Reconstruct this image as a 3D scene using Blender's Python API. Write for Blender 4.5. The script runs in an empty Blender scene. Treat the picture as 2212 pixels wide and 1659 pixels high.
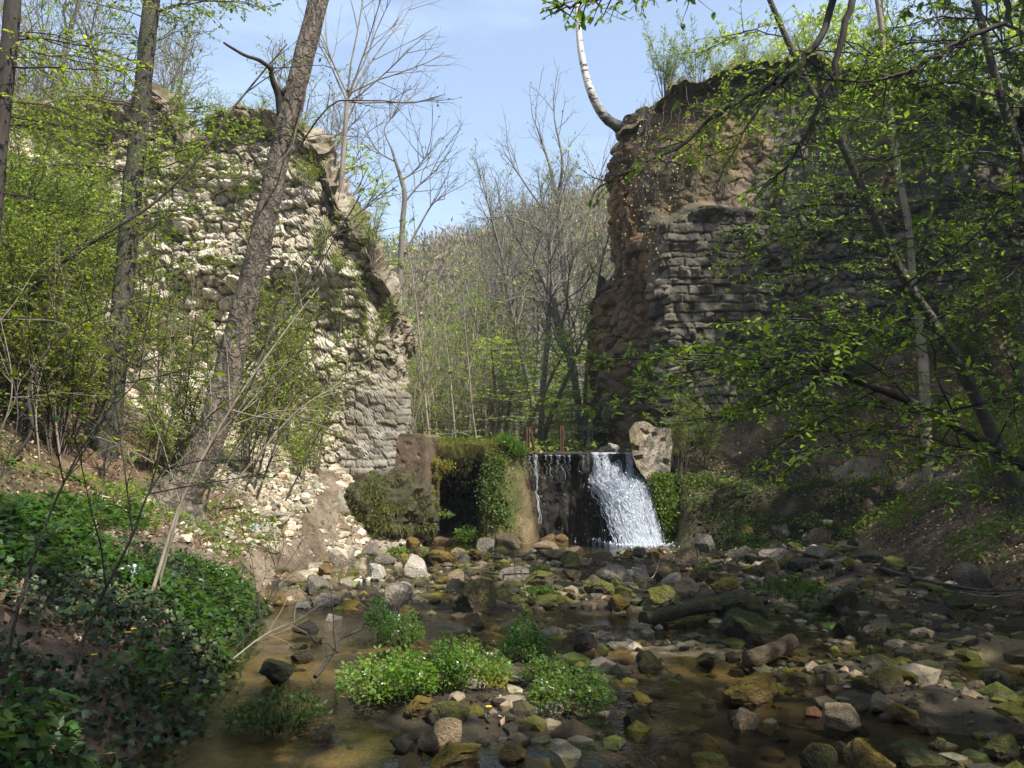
import bpy, bmesh, math, random
import numpy as np
from mathutils import Vector
random.seed(11)
rng = np.random.default_rng(11)
SC = bpy.context.scene
COL = SC.collection
R = math.radians

# ------------------------------------------------------------------ camera, sky, sun, exposure
CAMZ, PITCH, FPX = 1.6, 4.98, 1840.0
cam_d = bpy.data.cameras.new('camera'); cam = bpy.data.objects.new('camera', cam_d); COL.objects.link(cam)
cam.location = (0, 0, CAMZ); cam.rotation_euler = (R(90 + PITCH), 0, 0)
cam_d.sensor_width = 36; cam_d.lens = 36 * FPX / 2212.0; cam_d.clip_start = 0.05; cam_d.clip_end = 2000
SC.camera = cam
SUN_DIR = Vector((0.58, -0.53, 1.0)).normalized()
world = bpy.data.worlds.new('World'); SC.world = world; world.use_nodes = True
wn, wl = world.node_tree.nodes, world.node_tree.links
bg = wn['Background']
sky = wn.new('ShaderNodeTexSky'); sky.sky_type = 'NISHITA'; sky.sun_disc = False
sky.sun_elevation = math.asin(SUN_DIR.z); sky.sun_rotation = math.atan2(SUN_DIR.x, SUN_DIR.y)
sky.air_density = 1.0; sky.dust_density = 1.6; sky.ozone_density = 1.5
tc = wn.new('ShaderNodeTexCoord'); mp = wn.new('ShaderNodeMapping'); mp.inputs['Scale'].default_value = (1.2, 1.2, 5.0)
cn = wn.new('ShaderNodeTexNoise'); cn.inputs['Scale'].default_value = 2.2; cn.inputs['Detail'].default_value = 6; cn.inputs['Roughness'].default_value = .55
cr = wn.new('ShaderNodeMapRange'); cr.inputs[1].default_value = .42; cr.inputs[2].default_value = .75; cr.inputs[3].default_value = .11; cr.inputs[4].default_value = .36
cm = wn.new('ShaderNodeMix'); cm.data_type = 'RGBA'; cm.inputs[7].default_value = (6.6, 7.9, 9.6, 1)
wl.new(tc.outputs['Generated'], mp.inputs[0]); wl.new(mp.outputs[0], cn.inputs['Vector']); wl.new(cn.outputs[0], cr.inputs[0])
wl.new(cr.outputs[0], cm.inputs[0]); wl.new(sky.outputs[0], cm.inputs[6]); wl.new(cm.outputs[2], bg.inputs[0])
bg.inputs[1].default_value = 0.15
sun_d = bpy.data.lights.new('sun', 'SUN'); sun_d.energy = 5.0; sun_d.angle = R(0.53); sun_d.color = (1.0, .95, .85)
sun = bpy.data.objects.new('sun', sun_d); COL.objects.link(sun)
sun.rotation_euler = (-SUN_DIR).to_track_quat('-Z', 'Y').to_euler(); sun.location = (30, -20, 40)
SC.view_settings.view_transform = 'Standard'; SC.view_settings.look = 'None'
SC.view_settings.exposure = 0.70; SC.view_settings.gamma = 1.0
SC.cycles.max_bounces = 6; SC.cycles.transparent_max_bounces = 8; SC.cycles.diffuse_bounces = 3; SC.cycles.glossy_bounces = 2
SC.cycles.transmission_bounces = 3; SC.cycles.caustics_reflective = False; SC.cycles.caustics_refractive = False
SC.cycles.sample_clamp_indirect = 4.0; SC.cycles.use_denoising = True

# ------------------------------------------------------------------ numeric helpers
cp_, sp_ = math.cos(R(PITCH)), math.sin(R(PITCH))
def ray(u, v):
    a = (u - 1106.0) / FPX; b = -(v - 829.5) / FPX
    return np.array([a, cp_ - b * sp_, sp_ + b * cp_])
def P(u, v, Y):
    d = ray(u, v); return np.array([0, 0, CAMZ]) + d * (Y / d[1])
def _hash(ix, iy, iz):
    h = (ix.astype(np.int64) * 374761393 + iy.astype(np.int64) * 668265263 + iz.astype(np.int64) * 2147483647) & 0xffffffff
    h = ((h ^ (h >> 13)) * 1274126177) & 0xffffffff
    h = ((h ^ (h >> 16)) * 2246822519) & 0xffffffff
    return ((h ^ (h >> 15)) & 0xffffff) / float(0xffffff)
def vnoise(x, y, z):
    x, y, z = np.broadcast_arrays(np.asarray(x, float), np.asarray(y, float), np.asarray(z, float))
    xi, yi, zi = np.floor(x), np.floor(y), np.floor(z)
    fx, fy, fz = x - xi, y - yi, z - zi
    fx, fy, fz = [f * f * (3 - 2 * f) for f in (fx, fy, fz)]
    r = 0
    for dx in (0, 1):
        for dy in (0, 1):
            for dz in (0, 1):
                w = (fx if dx else 1 - fx) * (fy if dy else 1 - fy) * (fz if dz else 1 - fz)
                r = r + w * _hash(xi + dx, yi + dy, zi + dz)
    return r * 2 - 1
def fbm(x, y, z, o=4, g=.5):
    r, a, f = 0, 1.0, 1.0
    for k in range(o):
        r = r + a * vnoise(np.asarray(x) * f + 17.3 * k, np.asarray(y) * f - 9.1 * k, np.asarray(z) * f + 4.7 * k); a *= g; f *= 2.03
    return r
def ss(a, b, x):
    t = np.clip((np.asarray(x, float) - a) / (b - a), 0, 1); return t * t * (3 - 2 * t)
def lerp(a, b, t): return a + (b - a) * t
def nrm(v): return v / np.maximum(np.linalg.norm(v, axis=-1, keepdims=True), 1e-9)
def resample(pts, n):
    p = np.asarray(pts, float)
    if len(p) < 3:
        return np.array([lerp(p[0], p[-1], t) for t in np.linspace(0, 1, n)])
    q = np.vstack([2 * p[0] - p[1], p, 2 * p[-1] - p[-2]]); out = []
    for t in np.linspace(0, len(p) - 1 - 1e-6, n):
        i = int(t); f = t - i; a, b, c, d = q[i:i + 4]
        out.append(.5 * (2 * b + (c - a) * f + (2 * a - 5 * b + 4 * c - d) * f * f + (3 * b - a - 3 * c + d) * f ** 3))
    return np.array(out)
def rubble(s, t, sz, seed=0):
    """irregular stone cells: (gap between the two nearest stones, id of the nearest)"""
    X, Y = s / sz, t / (sz * .72); xi, yi = np.floor(X), np.floor(Y)
    f1 = np.full(X.shape, 9.); f2 = np.full(X.shape, 9.); idd = np.zeros(X.shape)
    for dx in (-1, 0, 1):
        for dy in (-1, 0, 1):
            cx, cy = xi + dx, yi + dy; k = cx * 0 + seed
            px = cx + .5 + .8 * (_hash(cx, cy, k) - .5); py = cy + .5 + .8 * (_hash(cx, cy, k + 1) - .5)
            w = .8 + .5 * _hash(cx, cy, k + 2)
            d = np.hypot(X - px, Y - py) * w; h = _hash(cx, cy, k + 3)
            m = d < f1; f2 = np.where(m, f1, np.minimum(f2, d)); idd = np.where(m, h, idd); f1 = np.where(m, d, f1)
    return f2 - f1, idd
def courses(s, t, w, h, seed=0):
    """rough coursed masonry: (distance to the nearest joint in metres, stone id)"""
    s, t = s + .07 * vnoise(s * 2.1, t * 2.3, seed + 3), t + .10 * vnoise(s * .8, t * .7, seed) + .035 * vnoise(s * 3.1, t * 2.2, seed + 5); row = np.floor(t / h)
    rj = .35 * (_hash(row, row * 0 + seed, row * 0 + 5) - .5); rj1 = .35 * (_hash(row + 1, row * 0 + seed, row * 0 + 5) - .5)
    lo, hi = row + rj, row + 1 + rj1; tt = t / h
    row = np.where(tt < lo, row - 1, np.where(tt > hi, row + 1, row))
    lo = row + .35 * (_hash(row, row * 0 + seed, row * 0 + 5) - .5); hi = row + 1 + .35 * (_hash(row + 1, row * 0 + seed, row * 0 + 5) - .5)
    ww = w * (.6 + .9 * _hash(row, row * 0 + seed, row * 0 + 9)); x = s / ww + 7.7 * _hash(row, row * 0, row * 0 + seed)
    k = np.floor(x); j0 = k + .6 * (_hash(k, row, row * 0 + seed) - .5); j1 = k + 1 + .6 * (_hash(k + 1, row, row * 0 + seed) - .5)
    k = np.where(x < j0, k - 1, np.where(x > j1, k + 1, k))
    j0 = k + .6 * (_hash(k, row, row * 0 + seed) - .5); j1 = k + 1 + .6 * (_hash(k + 1, row, row * 0 + seed) - .5)
    e = np.minimum(np.minimum(x - j0, j1 - x) * ww, np.minimum(tt - lo, hi - tt) * h)
    return e, _hash(k, row, row * 0 + seed + 3)

# ------------------------------------------------------------------ terrain
def XL(y): return np.interp(y, [0, 4.2, 5.5, 7.2, 8.7, 11, 13, 15, 17], [-1.6, -1.85, -1.9, -2.25, -2.5, -3.1, -2.9, -2.35, -1.9])
def XR(y): return np.interp(y, [0, 8.7, 10, 12, 15.3], [5.0, 5.2, 5.35, 5.5, 5.7])
def height(x, y):
    x = np.asarray(x, float); y = np.asarray(y, float)
    dl = np.maximum(XL(np.minimum(y, 17)) - x + np.maximum(y - 18, 0) * .03, 0)
    zl = .28 * ss(0, .5, dl) + .46 * np.maximum(dl - .35, 0) + .1 * np.clip(y - 9, 0, 3) * ss(.3, 1.2, dl) + .03 * np.minimum(dl, 7) ** 2
    dr = np.maximum(x - XR(np.minimum(y, 15.3)), 0)
    zr = .25 * ss(0, .4, dr) + .58 * np.maximum(dr - .2, 0) + .02 * np.minimum(dr, 8) ** 2
    emb = ss(3.0, 3.3, x) * (1.1 * ss(15.45, 16.15, y + .35 * ss(4.5, 6.5, x)) + .38 * np.clip(y - 16.2, 0, 2) + .5 * np.maximum(x - 3.5, 0) * ss(16.4, 17.6, y))
    zr = np.maximum(zr, emb)
    zl = 12 * np.tanh(zl / 12); zr = 13 * np.tanh(zr / 13)
    # stream bed
    bed = -.11 + .17 * ss(8.0, 9.5, y) * (1 - ss(14.2, 15.6, y)) * (fbm(x * .9, y * .9, 3.3, 3) * .85 + .62)
    isl = np.exp(-(((x + .25) / 1.0) ** 2 + ((y - 5.9) / 1.2) ** 2) ** 2); bed = bed + .17 * isl
    rb = ss(.3, 1.4, x) * (1 - ss(8, 9, y)); bed = bed + rb * (.08 + .13 * fbm(x * 1.1, y * 1.1, 8.8, 3))
    bed = bed + .09 * ss(3.2, 4.4, x) * ss(6, 7.5, y)
    fl = 1.62 * ss(18.45, 18.8, y) + .03 * np.maximum(y - 18, 0)
    far = ss(46, 92, y) * (90 * (.205 + .36 * (np.clip(x / np.maximum(y, 1), -.4, .5) + .079))); far = np.clip(far, 0, 46)
    z = np.maximum(np.maximum(zl, zr), 0) + bed * (1 - ss(0, .35, np.maximum(dl, dr))) * (1 - ss(17, 17.3, y))
    z = np.where(y > 17.1, np.maximum(z, fl + 0 * x), z); z = np.where(far > 0, np.maximum(z, z * .35 + far), z)
    md = .85 * np.exp(-(((x + 2.5) / .6) ** 2 + ((y - 16.6) / 1.0) ** 2) ** 1.5); z = np.where(md > .04, np.maximum(z, md), z)
    land = ss(.15, 1.2, np.maximum(np.maximum(dl, dr), np.maximum(y - 18, 0)))
    z = z + land * (.10 * fbm(x * .8, y * .8, 1.7, 3) + .035 * fbm(x * 4, y * 4, 5.5, 2)) + (1 - land) * .02 * fbm(x * 5, y * 5, 2.2, 2)
    return z
def hit(u, v):
    d = ray(u, v); Y = np.concatenate([np.linspace(2.2, 30, 2400), np.linspace(30, 160, 1200)])
    pts = np.array([0, 0, CAMZ]) + d[None] * (Y / d[1])[:, None]
    b = np.nonzero(pts[:, 2] < np.maximum(height(pts[:, 0], pts[:, 1]), 0))[0]
    return pts[b[0]] if len(b) else pts[-1]

# ------------------------------------------------------------------ mesh building
class G:
    def __init__(s): s.v, s.f, s.c, s.n = [], [], [], 0
    def add(s, V, *F, C=None):
        V = np.asarray(V, float).reshape(-1, 3)
        for f in F:
            f = np.asarray(f, np.int64)
            if f.size: s.f.append(f + s.n)
        s.v.append(V); s.n += len(V)
        if C is None: C = np.ones((len(V), 3))
        s.c.append(np.broadcast_to(np.asarray(C, float), (len(V), 3)))
    def mesh(s, name, org=(0, 0, 0), smooth=True, extra=None):
        V = np.vstack(s.v) - np.asarray(org, float); C = np.vstack(s.c)
        me = bpy.data.meshes.new(name); me.vertices.add(len(V)); me.vertices.foreach_set('co', V.astype(np.float32).ravel())
        loops = np.concatenate([f.ravel() for f in s.f]); cnt = np.concatenate([np.full(len(f), f.shape[1]) for f in s.f])
        me.loops.add(len(loops)); me.loops.foreach_set('vertex_index', loops.astype(np.int32))
        st = np.concatenate([[0], np.cumsum(cnt)[:-1]])
        me.polygons.add(len(cnt)); me.polygons.foreach_set('loop_start', st.astype(np.int32)); me.polygons.foreach_set('loop_total', cnt.astype(np.int32))
        me.polygons.foreach_set('use_smooth', np.full(len(cnt), smooth))
        at = me.attributes.new('col', 'FLOAT_COLOR', 'POINT'); at.data.foreach_set('color', np.hstack([C, np.ones((len(C), 1))]).astype(np.float32).ravel())
        me.update(calc_edges=True); me.validate(); return me
def tube(g, pts, rad, k=5, C=None, rough=0.0, fr=9.0, cap=False):
    p = np.asarray(pts, float); n = len(p); r = np.broadcast_to(np.asarray(rad, float), (n,))
    t = nrm(np.gradient(p, axis=0)); m = nrm(t.mean(0)); ref = np.eye(3)[np.argmin(np.abs(m))]
    a = nrm(np.cross(t, ref)); b = np.cross(t, a); th = np.arange(k) * 2 * math.pi / k
    ring = np.cos(th)[None, :, None] * a[:, None] + np.sin(th)[None, :, None] * b[:, None]
    rr = np.broadcast_to(r[:, None], (n, k)).copy()
    if rough:
        q = p[:, None] + ring * r[:, None, None]
        rr *= 1 + rough * (fbm(q[..., 0] * fr, q[..., 1] * fr, q[..., 2] * fr * .35, 4) + .6 * fbm(q[..., 0] * fr * .2, q[..., 1] * fr * .2, q[..., 2] * fr * .12, 2))
    V = p[:, None] + ring * rr[:, :, None]
    i = np.arange(n - 1)[:, None] * k; j = np.arange(k)[None]; j2 = (j + 1) % k
    F = np.stack([i + j, i + j2, i + k + j2, i + k + j], -1).reshape(-1, 4)
    V = V.reshape(-1, 3)
    if cap:
        V = np.vstack([V, p[:1], p[-1:]]); jj = np.arange(k); c0, c1 = n * k, n * k + 1
        T = np.vstack([np.stack([jj * 0 + c0, (jj + 1) % k, jj], -1), np.stack([jj * 0 + c1, (n - 1) * k + jj, (n - 1) * k + (jj + 1) % k], -1)])
        g.add(V, F, T, C=C)
    else: g.add(V, F, C=C)
def grid_faces(n, m):
    i = np.arange(n - 1)[:, None] * m; j = np.arange(m - 1)[None]
    return np.stack([i + j, i + j + 1, i + m + j + 1, i + m + j], -1).reshape(-1, 4)
OVATE = (np.array([[0, 0, 0], [.28, -.24, .05], [.66, -.22, .03], [1, 0, -.06], [.66, .22, .03], [.28, .24, .05]]), [[0, 1, 2, 3], [0, 3, 4, 5]])
DIAM = (np.array([[0, 0, 0], [.45, -.28, .07], [1, 0, -.05], [.45, .28, .07]]), [[0, 1, 2], [0, 2, 3]])
NARROW = (np.array([[0, 0, 0], [.4, -.13, .03], [1, 0, -.1], [.4, .13, .03]]), [[0, 1, 2], [0, 2, 3]])
BLADE = (np.array([[0, -.03, 0], [0, .03, 0], [.6, .02, .1], [1, 0, -.1], [.6, -.02, .1]]), [[0, 1, 2], [0, 2, 4], [4, 2, 3]])
IVY = (np.array([[0, 0, 0], [.12, -.42, .04], [.42, -.30, .03], [.55, -.50, -.03], [.62, -.22, .03], [1, 0, -.05], [.62, .22, .03], [.55, .50, -.03], [.42, .30, .03], [.12, .42, .04]]),
       [[0, 1, 2], [0, 2, 4], [2, 3, 4], [0, 4, 5], [0, 5, 6], [0, 6, 8], [6, 7, 8], [0, 8, 9]])
def leaves(g, pos, d, up, size, tmpl=DIAM, C=None):
    pos = np.asarray(pos, float).reshape(-1, 3); n = len(pos)
    if not n: return
    x = nrm(np.broadcast_to(d, (n, 3)).astype(float)); up = np.broadcast_to(up, (n, 3)).astype(float)
    y = nrm(np.cross(up, x)); z = np.cross(x, y); T, F = tmpl; k = len(T); size = np.broadcast_to(size, (n,)).astype(float)
    V = pos[:, None] + size[:, None, None] * (T[None, :, :1] * x[:, None] + T[None, :, 1:2] * y[:, None] + T[None, :, 2:] * z[:, None])
    Fa = (np.arange(n)[:, None, None] * k + np.array(F)[None]).reshape(-1, len(F[0]))
    if C is None: C = np.ones((n, 3))
    g.add(V.reshape(-1, 3), Fa, C=np.repeat(np.broadcast_to(C, (n, 3)), k, 0))
def rnd(n, s=1.0): return rng.normal(0, s, (n, 3))
def tint(n, base, var=.25, yel=.2):
    """each leaf's own green"""
    b = np.asarray(base, float); v = np.exp(rng.normal(0, var, (n, 1))); w = rng.uniform(-yel, yel, (n, 1))
    return np.clip(b * v * (1 + w * np.array([1.2, .15, -.5])), 0.003, .9)

# ------------------------------------------------------------------ materials
def new_mat(name):
    m = bpy.data.materials.new(name); m.use_nodes = True; nt = m.node_tree; return m, nt, nt.nodes, nt.links, nt.nodes['Principled BSDF']
def noise(nt, scale, detail=5, vec=None, rough=.55, coord='Object', stretch=None):
    n = nt.nodes.new('ShaderNodeTexNoise'); n.inputs['Scale'].default_value = scale; n.inputs['Detail'].default_value = detail; n.inputs['Roughness'].default_value = rough
    t = nt.nodes.new('ShaderNodeTexCoord'); src = t.outputs[coord]
    if stretch:
        mpn = nt.nodes.new('ShaderNodeMapping'); mpn.inputs['Scale'].default_value = stretch; nt.links.new(src, mpn.inputs[0]); src = mpn.outputs[0]
    nt.links.new(src, n.inputs['Vector']); return n.outputs[0]
def ramp(nt, fac, stops):
    r = nt.nodes.new('ShaderNodeValToRGB'); e = r.color_ramp.elements
    while len(e) < len(stops): e.new(.5)
    for a, (p, c) in zip(e, stops): a.position = p; a.color = (*c, 1) if len(c) == 3 else c
    nt.links.new(fac, r.inputs[0]); return r.outputs[0]
def mixc(nt, fac, a, b, mode='MIX'):
    m = nt.nodes.new('ShaderNodeMix'); m.data_type = 'RGBA'; m.blend_type = mode
    for s, x in ((0, fac), (6, a), (7, b)):
        if hasattr(x, 'is_output'): nt.links.new(x, m.inputs[s])
        elif s == 0: m.inputs[0].default_value = x
        else: m.inputs[s].default_value = (*x, 1)
    return m.outputs[2]
def mth(nt, op, a, b=0.0, clamp=False):
    m = nt.nodes.new('ShaderNodeMath'); m.operation = op; m.use_clamp = clamp
    for i, x in enumerate((a, b)):
        if hasattr(x, 'is_output'): nt.links.new(x, m.inputs[i])
        else: m.inputs[i].default_value = x
    return m.outputs[0]
def bump(nt, hgt, strength, dist, bsdf):
    b = nt.nodes.new('ShaderNodeBump'); b.inputs['Strength'].default_value = strength; b.inputs['Distance'].default_value = dist
    nt.links.new(hgt, b.inputs['Height']); nt.links.new(b.outputs[0], bsdf.inputs['Normal'])
def attr(nt):
    a = nt.nodes.new('ShaderNodeAttribute'); a.attribute_name = 'col'; return a.outputs['Color']
def up_mask(nt, lo, hi, nscale, coord='Object', amt=.55):
    """1 on faces that look up, broken by noise: where moss and soil settle"""
    g = nt.nodes.new('ShaderNodeNewGeometry'); s = nt.nodes.new('ShaderNodeSeparateXYZ'); nt.links.new(g.outputs['Normal'], s.inputs[0])
    v = mth(nt, 'ADD', s.outputs[2], mth(nt, 'MULTIPLY', mth(nt, 'SUBTRACT', noise(nt, nscale, 4, coord=coord), .5), amt * 4))
    r = nt.nodes.new('ShaderNodeMapRange'); r.inputs[1].default_value = lo; r.inputs[2].default_value = hi; nt.links.new(v, r.inputs[0]); return r.outputs[0]
def obj_rand(nt):
    return nt.nodes.new('ShaderNodeObjectInfo').outputs['Random']

def leaf_mat(name, trans=.5, rough=.45, boost=2.1):
    m, nt, N, L, b = new_mat(name); c = attr(nt); L.new(c, b.inputs['Base Color']); b.inputs['Roughness'].default_value = rough
    b.inputs['Specular IOR Level'].default_value = .35
    t = N.new('ShaderNodeBsdfTranslucent'); L.new(mixc(nt, 1.0, c, (boost * 1.08, boost, boost * .55), 'MULTIPLY'), t.inputs[0])
    x = N.new('ShaderNodeMixShader'); x.inputs[0].default_value = trans
    L.new(b.outputs[0], x.inputs[1]); L.new(t.outputs[0], x.inputs[2]); L.new(x.outputs[0], N['Material Output'].inputs[0]); return m
M = {}
M['leaf'] = leaf_mat('leaf'); M['dry'] = leaf_mat('dry_leaf', .1, .7, 1.2); M['ivy'] = leaf_mat('ivy_leaf', .15, .48, 1.3)
def bark(name, c1, c2, sc=14, moss=None, st=(1, 1, .22), bs=.5, plates=0):
    m, nt, N, L, b = new_mat(name)
    if plates:
        v = N.new('ShaderNodeTexVoronoi'); v.feature = 'DISTANCE_TO_EDGE'; v.inputs['Scale'].default_value = plates; t = N.new('ShaderNodeTexCoord'); mm = N.new('ShaderNodeMapping'); mm.inputs['Scale'].default_value = (1, 1, .38)
        ad = N.new('ShaderNodeVectorMath'); ad.operation = 'ADD'; nz = N.new('ShaderNodeTexNoise'); nz.inputs['Scale'].default_value = 7; nz.inputs['Detail'].default_value = 4; sc_ = N.new('ShaderNodeVectorMath'); sc_.operation = 'SCALE'; sc_.inputs['Scale'].default_value = .3
        L.new(t.outputs['Object'], nz.inputs['Vector']); L.new(nz.outputs['Color'], sc_.inputs[0]); L.new(t.outputs['Object'], ad.inputs[0]); L.new(sc_.outputs[0], ad.inputs[1]); L.new(ad.outputs[0], mm.inputs[0]); L.new(mm.outputs[0], v.inputs['Vector']); crack = ramp(nt, v.outputs['Distance'], [(.0, (.55,) * 3), (.2, (1,) * 3)])
    n1 = noise(nt, sc, 7, rough=.65, stretch=st); n2 = noise(nt, sc * .22, 4)
    c = ramp(nt, n1, [(.32, c1), (.5, tuple(lerp(np.array(c1), np.array(c2), .6))), (.68, c2)])
    c = mixc(nt, mth(nt, 'MULTIPLY', n2, .5), c, tuple(.55 * np.array(c1)))
    if moss:
        k = ramp(nt, noise(nt, sc * .35, 5), [(.5, (0, 0, 0)), (.66, (1, 1, 1))]); c = mixc(nt, k, c, moss)
    if plates: c = mixc(nt, 1.0, c, crack, 'MULTIPLY'); n1 = mth(nt, 'ADD', n1, crack)
    L.new(c, b.inputs['Base Color']); b.inputs['Roughness'].default_value = .9; bump(nt, n1, bs, .03, b); return m
M['bark_big'] = bark('flaky_bark', (.03, .023, .017), (.34, .28, .215), 9, st=(1, 1, .5), bs=1.0, plates=10)
M['bark_grey'] = bark('grey_bark', (.05, .044, .035), (.16, .14, .112), 16, moss=(.075, .085, .03), plates=22)
M['bark_dark'] = bark('dark_bark', (.025, .02, .016), (.085, .07, .055), 18)
M['bark_pale'] = bark('pale_bark', (.17, .14, .105), (.40, .34, .26), 15)
M['bark_far'] = bark('far_bark', (.13, .115, .095), (.27, .24, .20), 6)
M['twig'] = bark('twig_bark', (.06, .045, .035), (.20, .155, .12), 20)
m, nt, N, L, b = new_mat('birch_bark'); M['birch'] = m
n1 = noise(nt, 5, 5, stretch=(1, 1, 3.0)); w = ramp(nt, n1, [(.40, (.06, .05, .045)), (.47, (.72, .68, .62)), (1, (.82, .79, .74))])
L.new(mixc(nt, 1.0, w, attr(nt), 'MULTIPLY'), b.inputs['Base Color']); b.inputs['Roughness'].default_value = .7; bump(nt, n1, .3, .02, b)

def stone(name, c1, c2, moss=None, lo=.5, hi=.95, amt=.5, rough=.85, wet=False):
    m, nt, N, L, b = new_mat(name); n1 = noise(nt, 3.2, 7, rough=.62); n2 = noise(nt, 14, 5, rough=.7)
    c = ramp(nt, n1, [(.3, c1), (.62, c2)]); c = mixc(nt, ramp(nt, n2, [(.38, (.75, .75, .75)), (.55, (0, 0, 0))]), c, tuple(.45 * np.array(c1)))
    c = mixc(nt, mth(nt, 'MULTIPLY', obj_rand(nt), .55), c, tuple(.6 * np.array(c2) * np.array([1.05, 1, .9])))
    if moss:
        k = up_mask(nt, lo, hi, 2.4, amt=amt); mc = ramp(nt, noise(nt, 22, 4), [(.35, tuple(.45 * np.array(moss))), (.65, moss)]); c = mixc(nt, k, c, mc)
        L.new(mth(nt, 'SUBTRACT', 1.0, mth(nt, 'MULTIPLY', k, -.0)), b.inputs['Roughness'])
    b.inputs['Roughness'].default_value = rough
    L.new(c, b.inputs['Base Color']); hh = mth(nt, 'ADD', mth(nt, 'MULTIPLY', n1, .7), mth(nt, 'MULTIPLY', n2, .5)); bump(nt, hh, .7, .25, b); return m
LOOKS = {
    'white': stone('white_limestone', (.46, .41, .34), (.72, .66, .57)),
    'pale': stone('pale_limestone', (.30, .26, .20), (.55, .48, .38)),
    'grey': stone('grey_stone', (.14, .125, .10), (.34, .30, .245), (.12, .12, .03), .9, 1.35),
    'tan': stone('tan_stone', (.20, .145, .085), (.42, .32, .20), (.13, .12, .025), .95, 1.4),
    'ochre': stone('ochre_stone', (.14, .085, .03), (.34, .215, .09), (.19, .15, .02), .65, 1.15),
    'brown': stone('brown_stone', (.065, .048, .03), (.19, .14, .085), (.10, .095, .02), .8, 1.3),
    'moss': stone('mossy_stone', (.07, .06, .035), (.20, .165, .10), (.15, .155, .018), .1, .6, .5),
    'ochremoss': stone('ochre_mossy_stone', (.08, .055, .02), (.22, .15, .06), (.235, .165, .015), .1, .6, .5),
    'darkmoss': stone('dark_mossy_stone', (.03, .027, .017), (.09, .075, .045), (.075, .08, .015), .15, .7, .5),
    'dark': stone('wet_dark_stone', (.018, .016, .013), (.065, .055, .042), rough=.35),
    'red': stone('reddish_stone', (.18, .075, .035), (.40, .19, .09), rough=.6),
}
def col_mat(name, nsc=6, var=.5, bsc=18, bstr=.5, bdist=.05, rough=.92, moss=None, lo=.55, hi=.95, amt=.4, coord='Object'):
    m, nt, N, L, b = new_mat(name); n1 = noise(nt, nsc, 7, rough=.65, coord=coord); n2 = noise(nt, bsc, 6, rough=.7, coord=coord)
    k = ramp(nt, n1, [(.25, (1 - var,) * 3), (.75, (1 + var * .55,) * 3)]); c = mixc(nt, 1.0, attr(nt), k, 'MULTIPLY')
    k2 = ramp(nt, n2, [(.3, (.62,) * 3), (.6, (1.1,) * 3)]); c = mixc(nt, 1.0, c, k2, 'MULTIPLY')
    if moss: c = mixc(nt, up_mask(nt, lo, hi, 3.0, coord, amt), c, moss)
    L.new(c, b.inputs['Base Color']); b.inputs['Roughness'].default_value = rough; b.inputs['Specular IOR Level'].default_value = .3
    bump(nt, mth(nt, 'ADD', n1, n2), bstr, bdist, b); return m
M['ground'] = col_mat('ground_soil', 5, .5, 30, .7, .04)
M['masonry'] = col_mat('limestone_masonry', 2.2, .32, 13, .7, .06, moss=(.075, .085, .025), lo=.8, hi=1.25)
M['rubble'] = col_mat('loose_rubble', 4, .25, 20, .5, .04)
M['weir'] = col_mat('wet_tufa', 5, .5, 22, .9, .05, rough=.55)
M['path'] = col_mat('path_soil', 9, .6, 45, .9, .03)
m, nt, N, L, b = new_mat('old_concrete'); M['concrete'] = m
n1 = noise(nt, 3.0, 7, rough=.68); n2 = noise(nt, 26, 5, rough=.75)
c = mixc(nt, 1.0, attr(nt), ramp(nt, n1, [(.3, (.45, .42, .38)), (.65, (1.15, 1.12, 1.05))]), 'MULTIPLY')
c = mixc(nt, ramp(nt, n2, [(.40, (.8,) * 3), (.5, (0, 0, 0))]), c, (.05, .034, .02))
c = mixc(nt, up_mask(nt, .6, 1.1, 3), c, (.16, .14, .025)); L.new(c, b.inputs['Base Color']); b.inputs['Roughness'].default_value = .93; bump(nt, n2, .6, .03, b)
m, nt, N, L, b = new_mat('rusty_iron'); M['rust'] = m
L.new(ramp(nt, noise(nt, 12, 6), [(.3, (.05, .023, .013)), (.7, (.15, .06, .027))]), b.inputs['Base Color']); b.inputs['Roughness'].default_value = .85
m, nt, N, L, b = new_mat('flower_yellow'); M['yellow'] = m; b.inputs['Base Color'].default_value = (.80, .52, .015, 1); b.inputs['Roughness'].default_value = .5
m, nt, N, L, b = new_mat('flower_white'); M['whitef'] = m; b.inputs['Base Color'].default_value = (.75, .76, .72, 1)
m, nt, N, L, b = new_mat('clear_plastic'); M['plastic'] = m; b.inputs['Base Color'].default_value = (.72, .80, .92, 1); b.inputs['Roughness'].default_value = .12
b.inputs['Transmission Weight'].default_value = .35
# shallow clear water: a tinted see-through sheet with a fresnel reflection
m, nt, N, L, b = new_mat('stream_water'); M['water'] = m
tr = N.new('ShaderNodeBsdfTransparent'); tr.inputs[0].default_value = (.80, .74, .58, 1)
gl = N.new('ShaderNodeBsdfGlossy'); gl.inputs['Roughness'].default_value = .035; gl.inputs[0].default_value = (.95, .97, 1, 1)
fr = N.new('ShaderNodeFresnel'); fr.inputs['IOR'].default_value = 1.33; mx = N.new('ShaderNodeMixShader')
hgt = mth(nt, 'ADD', mth(nt, 'MULTIPLY', noise(nt, 7.0, 3, stretch=(1, .75, 1)), .8), mth(nt, 'MULTIPLY', noise(nt, 26, 3), .28))
amp = ramp(nt, noise(nt, .55, 3), [(.40, (.18,) * 3), (.62, (1,) * 3)])
hgt = mth(nt, 'MULTIPLY', hgt, amp)
bp = N.new('ShaderNodeBump'); bp.inputs['Strength'].default_value = .55; bp.inputs['Distance'].default_value = .05; L.new(hgt, bp.inputs['Height'])
L.new(bp.outputs[0], gl.inputs['Normal']); L.new(bp.outputs[0], fr.inputs['Normal'])
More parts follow.
